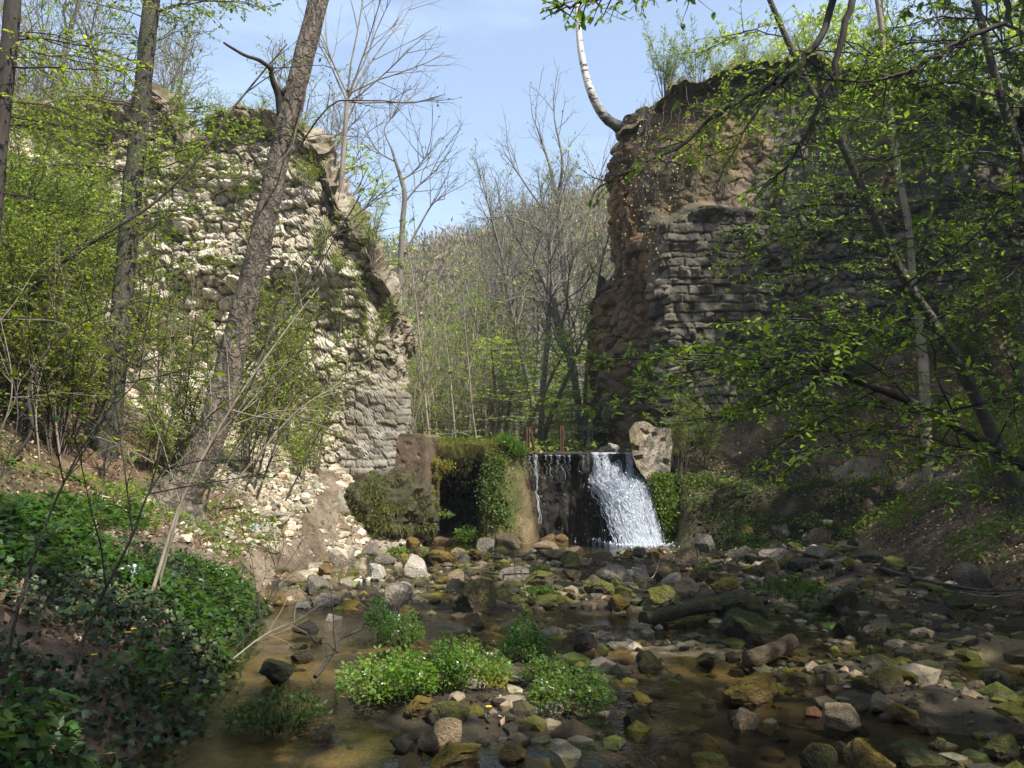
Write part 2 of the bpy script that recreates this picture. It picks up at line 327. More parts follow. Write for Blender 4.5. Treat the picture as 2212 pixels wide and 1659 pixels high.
L.new(fr.outputs[0], mx.inputs[0]); L.new(tr.outputs[0], mx.inputs[1]); L.new(gl.outputs[0], mx.inputs[2]); L.new(mx.outputs[0], N['Material Output'].inputs[0])
m, nt, N, L, b = new_mat('falling_water'); M['falls'] = m
b.inputs['Base Color'].default_value = (.86, .90, .96, 1); b.inputs['Roughness'].default_value = .18
t = N.new('ShaderNodeBsdfTranslucent'); t.inputs[0].default_value = (.85, .9, .97, 1); x = N.new('ShaderNodeMixShader'); x.inputs[0].default_value = .4
L.new(b.outputs[0], x.inputs[1]); L.new(t.outputs[0], x.inputs[2]); L.new(x.outputs[0], N['Material Output'].inputs[0])

# ------------------------------------------------------------------ scene tree helpers
def tag(o, label=None, cat=None, group=None, kind=None):
    for k, v in (('label', label), ('category', cat), ('group', group), ('kind', kind)):
        if v: o[k] = v
    return o
def put(name, me, mat, parent=None):
    o = bpy.data.objects.new(name, me)
    if mat is not None and len(me.materials) == 0: me.materials.append(mat)
    COL.objects.link(o)
    if parent is not None: o.parent = parent
    return o
def thing(name, loc, label, cat, group=None):
    o = bpy.data.objects.new(name, None); o.empty_display_size = .2; o.location = tuple(loc); COL.objects.link(o); return tag(o, label, cat, group)
def part(name, g, mat, root, smooth=True, label=None):
    if not g.n: return None
    o = put(name, g.mesh(name, tuple(root.location), smooth), mat, root)
    if label: o['label'] = label
    return o
def copy_tree(root, loc, rz, sc, label=None, group=None):
    r = root.copy(); COL.objects.link(r); r.location = tuple(loc); r.rotation_euler = (0, 0, rz); r.scale = (sc[0], sc[0], sc[1])
    if label: r['label'] = label
    if group: r['group'] = group
    for ch in root.children:
        c = ch.copy(); COL.objects.link(c); c.parent = r
    return r
def structure(o): o['kind'] = 'structure'; return o
def stuff(o, label, cat): tag(o, label, cat, None, 'stuff'); return o

# ------------------------------------------------------------------ ground
def axis(a, b, step, lo, hi, grow=1.09):
    mid = list(np.arange(a, b, step)); s = step; x = mid[-1]
    while x < hi: s *= grow; x += s; mid.append(x)
    s = step; x = a; pre = []
    while x > lo: s *= grow; x -= s; pre.append(x)
    return np.array(pre[::-1] + mid)
gx = axis(-8.5, 9, .085, -160, 160); gy = axis(2.4, 18.6, .085, -40, 230)
GX, GY = np.meshgrid(gx, gy, indexing='ij'); GZ = height(GX, GY)
def ground_col(x, y):
    dl = np.maximum(XL(np.minimum(y, 17)) - x, 0); dr = np.maximum(x - XR(np.minimum(y, 15.3)), 0)
    n = fbm(x * .7, y * .7, 9.9, 3)[..., None]; n2 = fbm(x * 2.3, y * 2.3, 4.4, 3)[..., None]
    bed = lerp(np.array([.25, .19, .10]), np.array([.055, .044, .026]), ss(-.25, .45, n + .35 * ss(-.6, 1.0, x)[..., None] + .45 * ss(7.5, 9, y)[..., None]))
    n3 = fbm(x * 9, y * 9, 1.4, 3)[..., None]; litter = lerp(np.array([.085, .057, .035]), np.array([.24, .165, .105]), ss(-.7, .7, n2 * .6 + n3 * .8))
    green = np.array([.06, .075, .025]); litter = lerp(litter, green, ss(.0, .8, n) * .45)
    scree = lerp(np.array([.48, .415, .315]), np.array([.27, .205, .135]), ss(-.5, .4, n2))
    k = (ss(2.7, 3.6, -x + .5 * n[..., 0]) * ss(12.2, 13.6, y - .45 * np.maximum(-x - 4.3, 0)) * (1 - ss(17.8, 18.6, y)))[..., None]
    k = np.maximum(k, (ss(-3.7, -3.2, x) * (1 - ss(-2.2, -1.7, x)) * ss(11.6, 12.6, y) * (1 - ss(17, 18, y)))[..., None])
    land = ss(.02, .3, np.maximum(dl, dr))[..., None]
    c = lerp(bed, litter, np.maximum(land, ss(16.9, 17.2, y)[..., None])); c = lerp(c, scree, k)
    mo = np.exp(-(((x + 1.9) / .6) ** 2 + ((y - 16.5) / 1.0) ** 2) ** 1.5)[..., None]; c = lerp(c, lerp(np.array([.07, .06, .03]), np.array([.17, .13, .08]), ss(-.4, .6, n2)), mo * .9)
    emb = (ss(3.0, 3.3, x) * ss(15.0, 15.6, y) * (1 - ss(16.0, 16.5, y)))[..., None]; c = lerp(c, np.array([.035, .03, .018]), emb * .85)
    farc = np.array([.17, .125, .09]); c = lerp(c, farc, ss(30, 60, y)[..., None]); return c
g = G(); g.add(np.stack([GX, GY, GZ], -1), grid_faces(len(gx), len(gy))[:, ::-1], C=ground_col(GX, GY).reshape(-1, 3))
structure(put('ground', g.mesh('ground'), M['ground']))
def sheet(name, x0, x1, y0, y1, z, mat, n=60):
    X, Y = np.meshgrid(np.linspace(x0, x1, n), np.linspace(y0, y1, n), indexing='ij'); g = G()
    g.add(np.stack([X, Y, X * 0 + z], -1), grid_faces(n, n)[:, ::-1]); return structure(put(name, g.mesh(name), mat))
sheet('stream_water', -4.0, 7.5, -6, 17.02, 0.0, M['water'])
sheet('upstream_water', -.1, 3.2, 17.35, 24, 1.672, M['water'], 8)
def trail(name, uv, w):
    global TRAIL
    pts = np.array([hit(*q) for q in uv]); p = resample(pts[:, :2], 60); TRAIL = p if name == 'path' else TRAIL; t = nrm(np.gradient(p, axis=0)); nn = np.stack([-t[:, 1], t[:, 0]], -1)
    k = np.linspace(-1, 1, 9); wv = w * (1 + .35 * vnoise(np.arange(60) * .25, 0, 3.3)); X = p[:, None] + nn[:, None] * k[None, :, None] * wv[:, None, None]
    Z = height(X[..., 0], X[..., 1]) + .028 - .06 * np.abs(k[None]) ** 4
    n = fbm(X[..., 0] * 2, X[..., 1] * 2, 0, 3)[..., None]; c = lerp(np.array([.17, .125, .085]), np.array([.29, .225, .16]), ss(-.6, .6, n))
    g = G(); g.add(np.concatenate([X, Z[..., None]], -1), grid_faces(60, 9), C=c.reshape(-1, 3)); structure(put(name, g.mesh(name), M['path']))
trail('path', [(90, 1105), (170, 1128), (300, 1165), (420, 1200), (540, 1245), (610, 1225), (660, 1185), (700, 1130), (715, 1080), (712, 1030), (690, 990)], .30)
_pp = np.array([hit(*q) for q in [(90, 1105), (170, 1128), (300, 1165), (420, 1200), (540, 1245)]]); PATH_Y = lambda x: np.interp(x, _pp[:, 0], _pp[:, 1])
trail('footpath', [(1800, 1037), (1880, 1033), (1950, 1031), (2040, 1030), (2140, 1030), (2260, 1036)], .3)

# ------------------------------------------------------------------ the two halves of the breached dam wall
def wall_thing(name, label, plan, top_fn, disp_fn, col_fn, cap_depth, res=.036, lean=0.0, post=None):
    pl = resample(plan, 400); seg = np.r_[0, np.cumsum(np.linalg.norm(np.diff(pl, axis=0), axis=1))]; S = np.arange(0, seg[-1], res)
    px = np.interp(S, seg, pl[:, 0]); py = np.interp(S, seg, pl[:, 1]); t = nrm(np.stack([np.gradient(px), np.gradient(py)], -1)); N2 = np.stack([t[:, 1], -t[:, 0]], -1)
    zb = np.clip(height(px, np.minimum(py, 17.8)) - .6, 0, 6); zt = top_fn(px, py, S); m = int(np.max(zt - zb) / res); tt = np.linspace(0, 1, m)
    Z = zb[:, None] + (zt - zb)[:, None] * tt[None]; SS = np.broadcast_to(S[:, None], Z.shape); PX = np.broadcast_to(px[:, None], Z.shape); PY = np.broadcast_to(py[:, None], Z.shape)
    D = disp_fn(SS, Z, PX, PY, zt[:, None] + 0 * Z); C = col_fn(SS, Z, PX, PY, zt[:, None] + 0 * Z)
    off = D - lean * (Z - 1.5)
    V = np.stack([PX + N2[:, None, 0] * off, PY + N2[:, None, 1] * off, Z], -1)
    if post: V = post(V, Z)
    # turf-covered top going back into the wall
    nb = 22; kb = np.linspace(.03, 1, nb)[None]; bo = off[:, -1:] * (1 - kb) - kb * (cap_depth[:, None] if np.ndim(cap_depth) else cap_depth)
    bz = zt[:, None] + (V[:, -1:, 2] - zt[:, None]) + .22 * np.sin(np.minimum(kb, .6) * 2.6) + .14 * fbm(SS[:, :nb] * 1.8, kb * 3 + 0 * SS[:, :nb], 2.2, 3) * np.minimum(kb * 5, 1) - .8 * np.maximum(kb - .6, 0)
    VB = np.stack([px[:, None] + N2[:, None, 0] * bo, py[:, None] + N2[:, None, 1] * bo, bz], -1)
    CB = np.broadcast_to(lerp(np.array([.10, .085, .045]), np.array([.19, .16, .09]), ss(-.5, .5, fbm(SS[:, :nb] * 2, kb * 4 + 0 * SS[:, :nb], 7.7, 3))[..., None]), VB.shape)
    stp = ss(.5, 1.2, np.abs(np.gradient(zt, res)))[:, None, None]; CB = lerp(CB, lerp(np.array([.20, .165, .11]), np.array([.46, .40, .31]), ss(-.5, .5, fbm(SS[:, :nb] * 5, kb * 8 + 0 * SS[:, :nb], 3.1, 3))[..., None]) * (.5 + .5 * (px[0] < 0)), stp)
    cd = .22 * fbm(VB[..., 0] * 2.6, VB[..., 1] * 2.6, VB[..., 2] * 2.6, 5, .62); CB = CB * (1 - .5 * stp * ss(.05, -.2, cd)[..., None]); sg = np.sign(-np.gradient(zt, res))[:, None]
    VB = VB + np.stack([stp[..., 0] * sg * cd, 0 * bz, .7 * cd * np.minimum(1, kb * 6)], -1)
    VV = np.concatenate([V, VB], 1); CC = np.concatenate([C, CB], 1)
    root = thing(name, (px.mean(), py.mean(), float(zb.min())), label, 'wall')
    g = G(); g.add(VV, grid_faces(len(S), m + nb)[:, ::-1], C=CC.reshape(-1, 3)); part('masonry', g, M['masonry'], root, smooth=False)
    g = G(); q = VB[:, 1:14].reshape(-1, 3); q = q[rng.integers(0, len(q), 2600)]
    q = q[vnoise(q[:, 0] * 1.3, q[:, 1] * 1.3, 1.1) > -.35]
    d = rnd(len(q), .45) + np.array([0, -.15, .55]); leaves(g, q - [0, 0, .03], d, rnd(len(q)), rng.uniform(.12, .34, len(q)), BLADE, tint(len(q), (.20, .19, .075), .3))
    part('turf', g, M['leaf'], root); return root, V, N2
LT_x = np.array([-14, -10.8, -9.9, -9.0, -8.05, -7.85, -7.5, -7.25, -6.85, -6.45, -5.3, -4.5, -4.05, -3.75, -3.45, -3.1, -2.9, -2.5, -2.2])
LT_z = np.array([9.2, 9.35, 9.55, 9.45, 9.75, 9.65, 9.3, 8.6, 8.55, 9.05, 9.0, 8.6, 8.05, 7.0, 6.6, 6.1, 5.6, 5.0, 4.5])
def l_top(px, py, S): return np.interp(px, LT_x, LT_z) + .09 * fbm(S * 2.2, 0, 0, 3) + np.where(py > 18.4, -.35 * (py - 18.4), 0)
def l_faced(s, z, px): return ss(-3.9, -3.3, px + .25 * fbm(s, z, 3, 2)) * (1 - ss(3.0, 3.5, z + .3 * fbm(s * .8, z, 5, 2)))
def l_disp(s, z, px, py, zt):
    e, i = rubble(s, z, .30, 3); e2, i2 = rubble(s + 3, z, .14, 8)
    st = np.sqrt(np.clip(e / .30, 0, 1)) * .15 + (i - .5) * .22; st2 = np.sqrt(np.clip(e2 / .3, 0, 1)) * .06 + (i2 - .5) * .08
    big = .32 * fbm(s * .45, z * .7, 1.1, 3) + .16 * vnoise(s * .35, z * 2.2, 6.6)
    ed, ii = courses(s, z, .34, .19, 4); fa = np.clip(ed / .03, 0, 1) * .045 + (ii - .5) * .03 + .12
    k = l_faced(s, z, px); ledge = .42 * ss(-3.2, -2.6, px) * ss(.0, .25, np.sin(z * 3.1 + 1.2 + .7 * vnoise(s, z * .4, 2)) * .5 + .1) * ss(3.2, 3.6, z)
    hollow = -.9 * np.exp(-(((px + 9.9) / .75) ** 2 + ((z - 8.55) / .45) ** 2))
    over = .25 * ss(.5, .1, zt - z) - .35 * ss(1.4, .5, zt - z)
    er, ir = rubble(s, z, .2, 61); mk = ss(-.2, .3, fbm(s * .8, z * .9, 41, 3)); fa = lerp(fa, .1 + np.sqrt(np.clip(er / .3, 0, 1)) * .06 + (ir - .5) * .09, mk)
    cn = ss(-3.0, -2.45, px); return lerp(big + st + st2 + over, fa + .07 * fbm(s * 3, z * 3, 0, 3), k) * (1 - .35 * cn) + ledge * .18 - .12 * cn * (z > 3) + hollow
def l_col(s, z, px, py, zt):
    e, i = rubble(s, z, .30, 3); n = fbm(s * .6, z * .6, 4.2, 3); n2 = fbm(s * 2.5, z * 2.5, 1.2, 3)
    c = lerp(np.array([.46, .40, .30]), np.array([.76, .685, .56]), i[..., None]); c = lerp(c, np.array([.38, .28, .17]), ss(.25, .9, n2)[..., None] * .55)
    c = lerp(c, np.array([.25, .20, .13]), (1 - np.clip(e / .12, 0, 1))[..., None] * .75)
    k = l_faced(s, z, px)[..., None]; ed, ii = courses(s, z, .34, .19, 4)
    f = lerp(np.array([.25, .23, .19]), np.array([.43, .395, .335]), ii[..., None]); f = lerp(f, np.array([.17, .15, .12]), (1 - np.clip(ed / .022, 0, 1))[..., None] * .35); f = lerp(f, np.array([.22, .20, .12]), ss(0, .6, n2)[..., None] * .6); c = lerp(c, f, k)
    g_ = ss(-.1, .5, n)[..., None] * .55 * (1 - k); c = lerp(c, np.array([.16, .145, .075]), g_)
    t = ss(1.5, .2, zt - z + .5 * n2)[..., None]; return lerp(c, np.array([.20, .155, .10]), t * .75)
L_PLAN = [(-14, 18.7), (-11, 18.4), (-8, 18.1), (-5, 17.95), (-3.2, 17.85), (-2.42, 17.9), (-2.3, 18.25), (-2.5, 19.5), (-2.9, 21.5)]
lw, LV, _ = wall_thing('ruined_wall', 'pale sunlit limestone ruin wall, crumbling, beside the leaning trunk, overgrown with bright shrubs', L_PLAN, l_top, l_disp, l_col, 1.9)
def r_top(px, py, S): return 9.85 + .42 * fbm(S * .9, 0, 8, 4) + .35 * ss(4, 6, px) - .1 * (py - 18) * (py > 18.6) - .9 * ss(9.5, 12, px)
def r_disp(s, z, px, py, zt):
    end = ss(18.45, 18.9, py) * (1 - ss(3.6, 4.2, px))           # broken end turned to the gap
    e, i = rubble(s + .1 * vnoise(s * 3, z * 3, 4), z + .1 * vnoise(s * 3, z * 3, 9), .34, 21); st = np.sqrt(np.clip(e / .3, 0, 1)) * .10 + (i - .5) * .20 + .07 * fbm(s * 4, z * 4, 2, 3)
    big = .34 * fbm(s * .55, z * .5, 5.1, 4) + .03 * vnoise(s * .5, z * 2.6, 1.6)
    ed, ii = courses(s, z, .31, .195, 30); fa = np.clip(ed / .035, 0, 1) ** .6 * .055 + (ii - .5) * .075 - .14 * (ii > .93) + .075 * fbm(s * 3, z * 3, 2, 4) + .15 * fbm(s * .5, z * .5, 12, 3)
    er, ir = rubble(s, z, .27, 77); mk = ss(-.15, .25, fbm(s * .55, z * .6, 31, 3) + .12 + .35 * ss(6, 8.5, px)); fa = lerp(fa, np.sqrt(np.clip(er / .3, 0, 1)) * .10 + (ir - .5) * .16 + .08 * fbm(s * 3, z * 3, 2, 4), mk)
    upper = ss(6.75, 7.15, z + .25 * vnoise(s * 1.2, 0, 3) - .12 * (px - 4))
    front = 1 - end; off = lerp(fa, .35 * big + .6 * st, upper) ; endo = big + st - .55 * ss(5.6, 6.4, z) * ss(20, 21.5, py)
    over = -.25 * ss(.6, .0, zt - z)
    return off * front + endo * end + over
def r_col(s, z, px, py, zt):
    end = (ss(18.3, 18.8, py) * (1 - ss(3.6, 4.2, px)))[..., None]
    e, i = rubble(s + .1 * vnoise(s * 3, z * 3, 4), z + .1 * vnoise(s * 3, z * 3, 9), .34, 21); n = fbm(s * .5, z * .4, 2.2, 3)[..., None]; n2 = fbm(s * 2.2, z * 2.2, 3.2, 3)[..., None]
    oc = lerp(np.array([.225, .135, .065]), np.array([.15, .105, .066]), i[..., None]); oc = lerp(oc, np.array([.30, .18, .075]), ss(.0, .6, n) * .7); oc = lerp(oc, np.array([.07, .053, .037]), ss(.0, .6, n2) * .75); oc = oc * (.55 + .45 * np.clip(e / .12, 0, 1))[..., None]
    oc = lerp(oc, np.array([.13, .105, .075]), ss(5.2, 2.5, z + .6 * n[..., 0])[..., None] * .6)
    ed, ii = courses(s, z, .31, .195, 30); f = lerp(np.array([.085, .075, .058]), np.array([.26, .225, .17]), (ii ** 1.8)[..., None]); f = lerp(f, np.array([.045, .038, .03]), (1 - np.clip(ed / .025, 0, 1))[..., None] * .6); f = lerp(f, np.array([.085, .075, .055]), ss(-.1, .5, n) * .55)
    f = lerp(f, np.array([.12, .11, .06]), ss(.1, .6, n2) * .4)
    upper = ss(6.75, 7.15, z + .25 * vnoise(s * 1.2, 0, 3) - .12 * (px - 4))[..., None]
    uc = lerp(np.array([.15, .135, .11]), np.array([.24, .16, .09]), ss(-.3, .4, n)); uc = lerp(uc, np.array([.085, .075, .04]), ss(-.1, .5, n2) * .6); uc = lerp(uc, np.array([.12, .10, .07]), (1 - np.clip(e / .1, 0, 1))[..., None] * .6)
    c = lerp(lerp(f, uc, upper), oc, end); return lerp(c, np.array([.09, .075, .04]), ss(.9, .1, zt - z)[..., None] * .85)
def r_post(V, Z):
    up = ss(6.75, 7.15, Z + .25 * vnoise(V[..., 0] * 1.2, 0, 3) - .12 * (V[..., 0] - 4)); y = V[..., 1]
    rl = .16 * fbm(V[..., 0] * 1.5, Z * 1.5, 6, 4); V = V.copy(); V[..., 1] = lerp(y, np.where(y < 18.75, 18.75 + rl + .5 * (y - 18.0), y), up); return V
R_PLAN = [(2.55, 24.0), (2.25, 22.4), (2.55, 20.6), (3.0, 18.9), (3.22, 18.12), (3.75, 17.95), (5.5, 18.0), (8, 18.15), (11, 18.5), (14.5, 19)]
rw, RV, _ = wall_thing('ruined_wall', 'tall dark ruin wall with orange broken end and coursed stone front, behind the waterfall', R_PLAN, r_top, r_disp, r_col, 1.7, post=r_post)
# small mossy stub standing behind the broken end of the tall wall
def lumpy(g, c, sx, sy, sz, C, amp=.12, fr=1.6, n=40, m=28, seed=0.0, pw=.75):
    th = np.linspace(0, 2 * math.pi, n)[:, None]; ph = np.linspace(-math.pi / 2, math.pi / 2, m)[None]
    sg = lambda v, p: np.sign(v) * np.abs(v) ** p
    X = sg(np.cos(th), pw) * sg(np.cos(ph), pw); Y = sg(np.sin(th), pw) * sg(np.cos(ph), pw); Z = sg(np.sin(ph), pw) + 0 * th
    f = 1 + amp * fbm(X * fr + seed, Y * fr, Z * fr, 5)
    g.add(np.stack([X * sx * f + c[0], Y * sy * f + c[1], Z * sz * f + c[2]], -1), grid_faces(n, m), C=C)
root = thing('masonry_stub', P(1306, 960, 23.5), 'low rounded mossy masonry stub behind the dark broken wall end', 'wall'); g = G()
c = P(1308, 800, 23.5); lumpy(g, (c[0], 23.6, 3.6), .32, .6, 2.75, (.075, .075, .04), .16, 3, seed=3, pw=.6); part('masonry', g, M['masonry'], root, False)

# ------------------------------------------------------------------ weir with its tufa column, waterfall, concrete piers, posts
def w_top(x): return 1.69 + .20 * (1 - ss(-.15, .1, x)) + .03 * fbm(x * 2, 0, 4, 3) * (x < .1)
def w_front(x, z):
    q = np.clip(z / 1.7, 0, 1.1)
    alc = 1.5 * ss(-1.62, -1.35, x) * (1 - ss(-.85, -.55, x)) * (1 - ss(1.40, 1.62, z + .1 * vnoise(x * 4, 0, 1)))
    cw = lerp(.62, .36, q); cc = lerp(-.08, -.24, q); colm = lerp(.95, .20, q ** .8) * np.clip(1 - ((x - cc) / cw) ** 2, 0, 1) ** .5
    tw = lerp(.72, .40, q); tcx = lerp(2.42, 2.02, q); tuf = lerp(1.0, .10, q ** .7) * np.clip(1 - ((x - tcx) / tw) ** 2, 0, 1) ** .5
    rs = .35 * ss(2.7, 3.1, x) * (1 - q * .7); ledge = .16 * ss(1.35, 1.05, z) * ss(1.4, 1.6, x) * (1 - ss(2.6, 2.9, x))
    return 17.0 + alc - colm - tuf - rs - ledge + .12 * ss(.35, .6, x) * (1 - ss(1.2, 1.5, x)) * (1 - ss(1.5, 1.66, z))
xs = np.arange(-1.72, 3.42, .026); nt_ = 72; X = np.repeat(xs[:, None], nt_, 1); T = np.linspace(0, 1, nt_)[None]
Z = -.3 + (w_top(xs)[:, None] + .3) * T; F = w_front(X, Z)
rug = .07 * fbm(X * 3, Z * 2.2, 0, 4) + .05 * fbm(X * 9, Z * 2.2, 3, 3); Yv = F - rug
n = fbm(X * 2.4, Z * 2.0, 6, 4)[..., None]; n2 = fbm(X * 11, Z * 1.6, 6, 3)[..., None]
C = lerp(np.array([.016, .014, .011]), np.array([.05, .042, .03]), ss(-.1, .7, n2))
colk = (ss(-.75, -.55, X) * (1 - ss(.18, .42, X - .12 * (1.7 - Z))))[..., None]
C = lerp(C, lerp(np.array([.105, .105, .028]), np.array([.21, .155, .08]), ss(-.1, .55, n + .55 * (X[..., None] + .12))), colk)
C = lerp(C, np.array([.013, .011, .008]), (ss(-1.76, -1.62, X) * (1 - ss(-.72, -.55, X)))[..., None] * .95)  # alcove shade put into the colour: almost black inside the recess
C = lerp(C, np.array([.16, .135, .03]), (ss(1.45, 1.75, Z + .15 * n[..., 0]) * (1 - ss(.0, .25, X)))[..., None])
C = lerp(C, np.array([.095, .15, .016]), (ss(2.62, 2.8, X + .35 * (Z - .2) * .6) * (1 - ss(3.1, 3.3, X)) * (1 - ss(.55, 1.2, Z)))[..., None] * ss(-.6, .1, n))
C = lerp(C, np.array([.085, .07, .045]), (ss(1.2, 1.6, Z) * ss(.1, .3, X) * ss(-.2, .3, n2[..., 0]) * .8)[..., None])
back = np.linspace(.03, 1, 10)[None]; XB = np.repeat(xs[:, None], 10, 1); YB = Yv[:, -1:] * (1 - back) + 18.4 * back; ZB = Z[:, -1:] + .05 * fbm(XB * 3, YB * 3, 0, 3) * np.minimum(1, back * 4)
CB = np.where((XB < .05)[..., None], np.array([.13, .125, .035]), np.array([.05, .043, .03]))
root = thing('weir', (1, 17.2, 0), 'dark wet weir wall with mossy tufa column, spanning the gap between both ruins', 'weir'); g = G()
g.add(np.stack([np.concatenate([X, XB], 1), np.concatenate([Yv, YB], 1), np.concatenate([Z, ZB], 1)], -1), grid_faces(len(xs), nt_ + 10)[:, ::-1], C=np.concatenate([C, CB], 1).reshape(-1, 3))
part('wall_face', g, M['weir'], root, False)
def on_weir(x, z): return np.stack([x, w_front(x, z) - .04, z], -1)
g = G(); nn = 2600; x = rng.uniform(-1.7, .12, nn); y = rng.uniform(16.75, 18.3, nn); q = np.stack([x, y, w_top(x) + 0 * y], -1)
leaves(g, q, rnd(nn, .5) + [0, -.35, .5], rnd(nn), rng.uniform(.06, .2, nn), BLADE, tint(nn, (.13, .155, .03), .3))
nn = 2300; x = rng.uniform(-1.72, .1, nn); z = w_top(x) - np.abs(rng.normal(0, 1, nn)) * (.10 + .22 * ss(-.3, .5, vnoise(x * 3.2, 0, 5))); q = np.stack([x, np.minimum(w_front(x, z), 17.0) - .03, z], -1)
leaves(g, q, rnd(nn, .4) + [0, -.5, -.55], rnd(nn, .5) + [0, -1, .5], rng.uniform(.04, .12, nn), BLADE, tint(nn, (.13, .13, .03), .35))
nn = 900; x = rng.normal(-.02, .12, nn); q = np.stack([x, rng.uniform(16.7, 17.2, nn), w_top(x) - .03], -1)
leaves(g, q, rnd(nn, .3) + [.1, -.25, .8], rnd(nn), rng.uniform(.15, .33, nn), BLADE, tint(nn, (.09, .16, .03), .25)); part('turf', g, M['leaf'], root)
# moss cushions on the column and the tufa under the fall
g = G(); nn = 5200; z = rng.uniform(0, 1.75, nn); x = rng.normal(-.22, .3, nn) + .12 * (1.7 - z) * .5; k = vnoise(x * 3, z * 2.5, 3) > -.15; x, z = x[k], z[k]; q = on_weir(x, z)
leaves(g, q, rnd(len(q), .6) + [0, -.5, -.2], rnd(len(q), .5) + [0, -1, .6], rng.uniform(.025, .07, len(q)), DIAM, tint(len(q), (.14, .14, .03), .4))
nn = 2600; z = rng.uniform(0, .95, nn); x = 2.92 - .42 * z * .8 + rng.normal(0, .11, nn); q = on_weir(x, z); leaves(g, q, rnd(nn, .6) + [.2, -.5, -.2], rnd(nn, .5) + [0, -1, .6], rng.uniform(.025, .06, nn), DIAM, tint(nn, (.12, .19, .016), .35))
nn = 1800; x = rng.uniform(-1.65, -.5, nn); z = rng.uniform(.2, 1.7, nn); k = vnoise(x * 2.6, z * 2.2, 13) > .12; x, z = x[k], z[k]; q = on_weir(x, z); leaves(g, q, rnd(len(q), .6) + [0, -.5, -.3], rnd(len(q), .5) + [0, -1, .6], rng.uniform(.03, .09, len(q)), DIAM, tint(len(q), (.075, .085, .02), .4))
part('moss', g, M['leaf'], root)

def sprig(g, base, n, hgt, spread, lsz, base_c, tmpl=DIAM, up=.6, var=.25):
    """a small leafy herb: leaves spread on short stalks about the base"""
    base = np.asarray(base, float); a = rng.uniform(0, 2 * math.pi, n); r = spread * np.sqrt(rng.uniform(0, 1, n)); z = hgt * (1 - .55 * (r / spread) ** 2) * rng.uniform(.35, 1, n)
    q = base + np.stack([np.cos(a) * r, np.sin(a) * r, z], -1); d = np.stack([np.cos(a), np.sin(a), 0 * a - .1], -1) + rnd(n, .45)
    leaves(g, q, d, rnd(n, .4) + [0, 0, 1], rng.uniform(.6, 1.2, n) * lsz, tmpl, tint(n, base_c, var))
def herb(name, base, n, hgt, spread, lsz, c, label, cat, group=None, stems=14, tmpl=DIAM, flowers=0, var=.25, fat=.6):
    base = np.asarray(base, float); root = thing(name, base, label, cat, group); g = G()
    tops = []
    for k in range(stems):
        a = random.uniform(0, 6.28); r = spread * math.sqrt(random.random()); top = base + [math.cos(a) * r, math.sin(a) * r, hgt * random.uniform(.5, 1.0) * (1 - .45 * r / spread)]
        b0 = base + [math.cos(a) * r * .55, math.sin(a) * r * .55, -.03]; p = resample([b0, (b0 + top) / 2 + rng.normal(0, .02, 3), top], 5); tube(g, p, np.linspace(.006, .003, 5), 3, C=(.07, .10, .03)); tops.append(p)
    part('stem', g, M['leaf'], root); g = G(); per = max(1, n // stems)
    a = rng.uniform(0, 6.28, n); r = spread * 1.1 * np.sqrt(rng.uniform(0, 1, n)); hz = hgt * (1 - .6 * (r / (spread * 1.1)) ** 2) * (1 + .45 * vnoise(np.cos(a) * r * 14 + base[0] * 9, np.sin(a) * r * 14, 1.0)); q = base + np.stack([np.cos(a) * r, np.sin(a) * r, hz * rng.uniform(.15, 1, n) ** .6], -1)
    d = np.stack([np.cos(a), np.sin(a), rng.uniform(-.2, .6, n)], -1) + rnd(n, .7); leaves(g, q, d, rnd(n, .45) + [0, 0, 1], rng.uniform(.45, 1.25, n) * lsz, tmpl, tint(n, c, var, .3))
    part('foliage', g, M['leaf'], root)
    if flowers:
        g = G()
        for k in range(flowers):
            q = tops[k % len(tops)][-1] + rng.normal(0, .015, (7, 3)); leaves(g, q, rnd(7), rnd(7, .3) + [0, 0, 1], .022, DIAM)
        part('blossom', g, M['whitef'], root)
    return root
root = thing('mossy_mound', P(850, 1150, 15.9), 'overgrown olive-mossy mound under the brown pier, hung with dry grass', 'mound'); g = G(); g2 = G()
for u, v, y, a, b, c_ in ((862, 1092, 16.15, .55, .5, .55), (800, 1092, 15.95, .42, .45, .50), (905, 1110, 16.3, .34, .45, .5), (838, 1126, 15.8, .5, .4, .34)):
    q = P(u, v, y); lumpy(g, q, a, b, c_, (.075, .068, .03), .30, 2.2, 46, 32, seed=u, pw=.85); nn = 3800; th = rng.uniform(0, 6.28, nn); ph = rng.uniform(-.5, 1.5, nn); d = np.stack([np.cos(th) * np.cos(ph), -np.abs(np.sin(th) * np.cos(ph)), np.sin(ph)], -1); pt = q + d * [a * 1.06, b * 1.06, c_ * 1.06] + rng.normal(0, .03, (nn, 3)); k = vnoise(pt[:, 0] * 4, pt[:, 2] * 4, u) > -.2; pt, d = pt[k], d[k]
    h = len(pt) // 2; leaves(g2, pt[:h], rnd(h, .5) + d[:h] * .6, rnd(h, .5) + [0, -.3, 1], rng.uniform(.03, .07, h), DIAM, tint(h, (.10, .135, .03), .4)); leaves(g2, pt[h:], rnd(len(pt) - h, .3) + d[h:] * .4 - [0, 0, .7], d[h:] + rnd(len(pt) - h, .3), rng.uniform(.06, .17, len(pt) - h), BLADE, tint(len(pt) - h, (.155, .14, .05), .4))
part('rock', g, M['weir'], root, False); part('foliage', g2, M['leaf'], root)
root = thing('moss_cushion', P(940, 1010, 16.9), 'yellow-green moss cushions under the edge beside the brown pier', 'moss'); g = G()
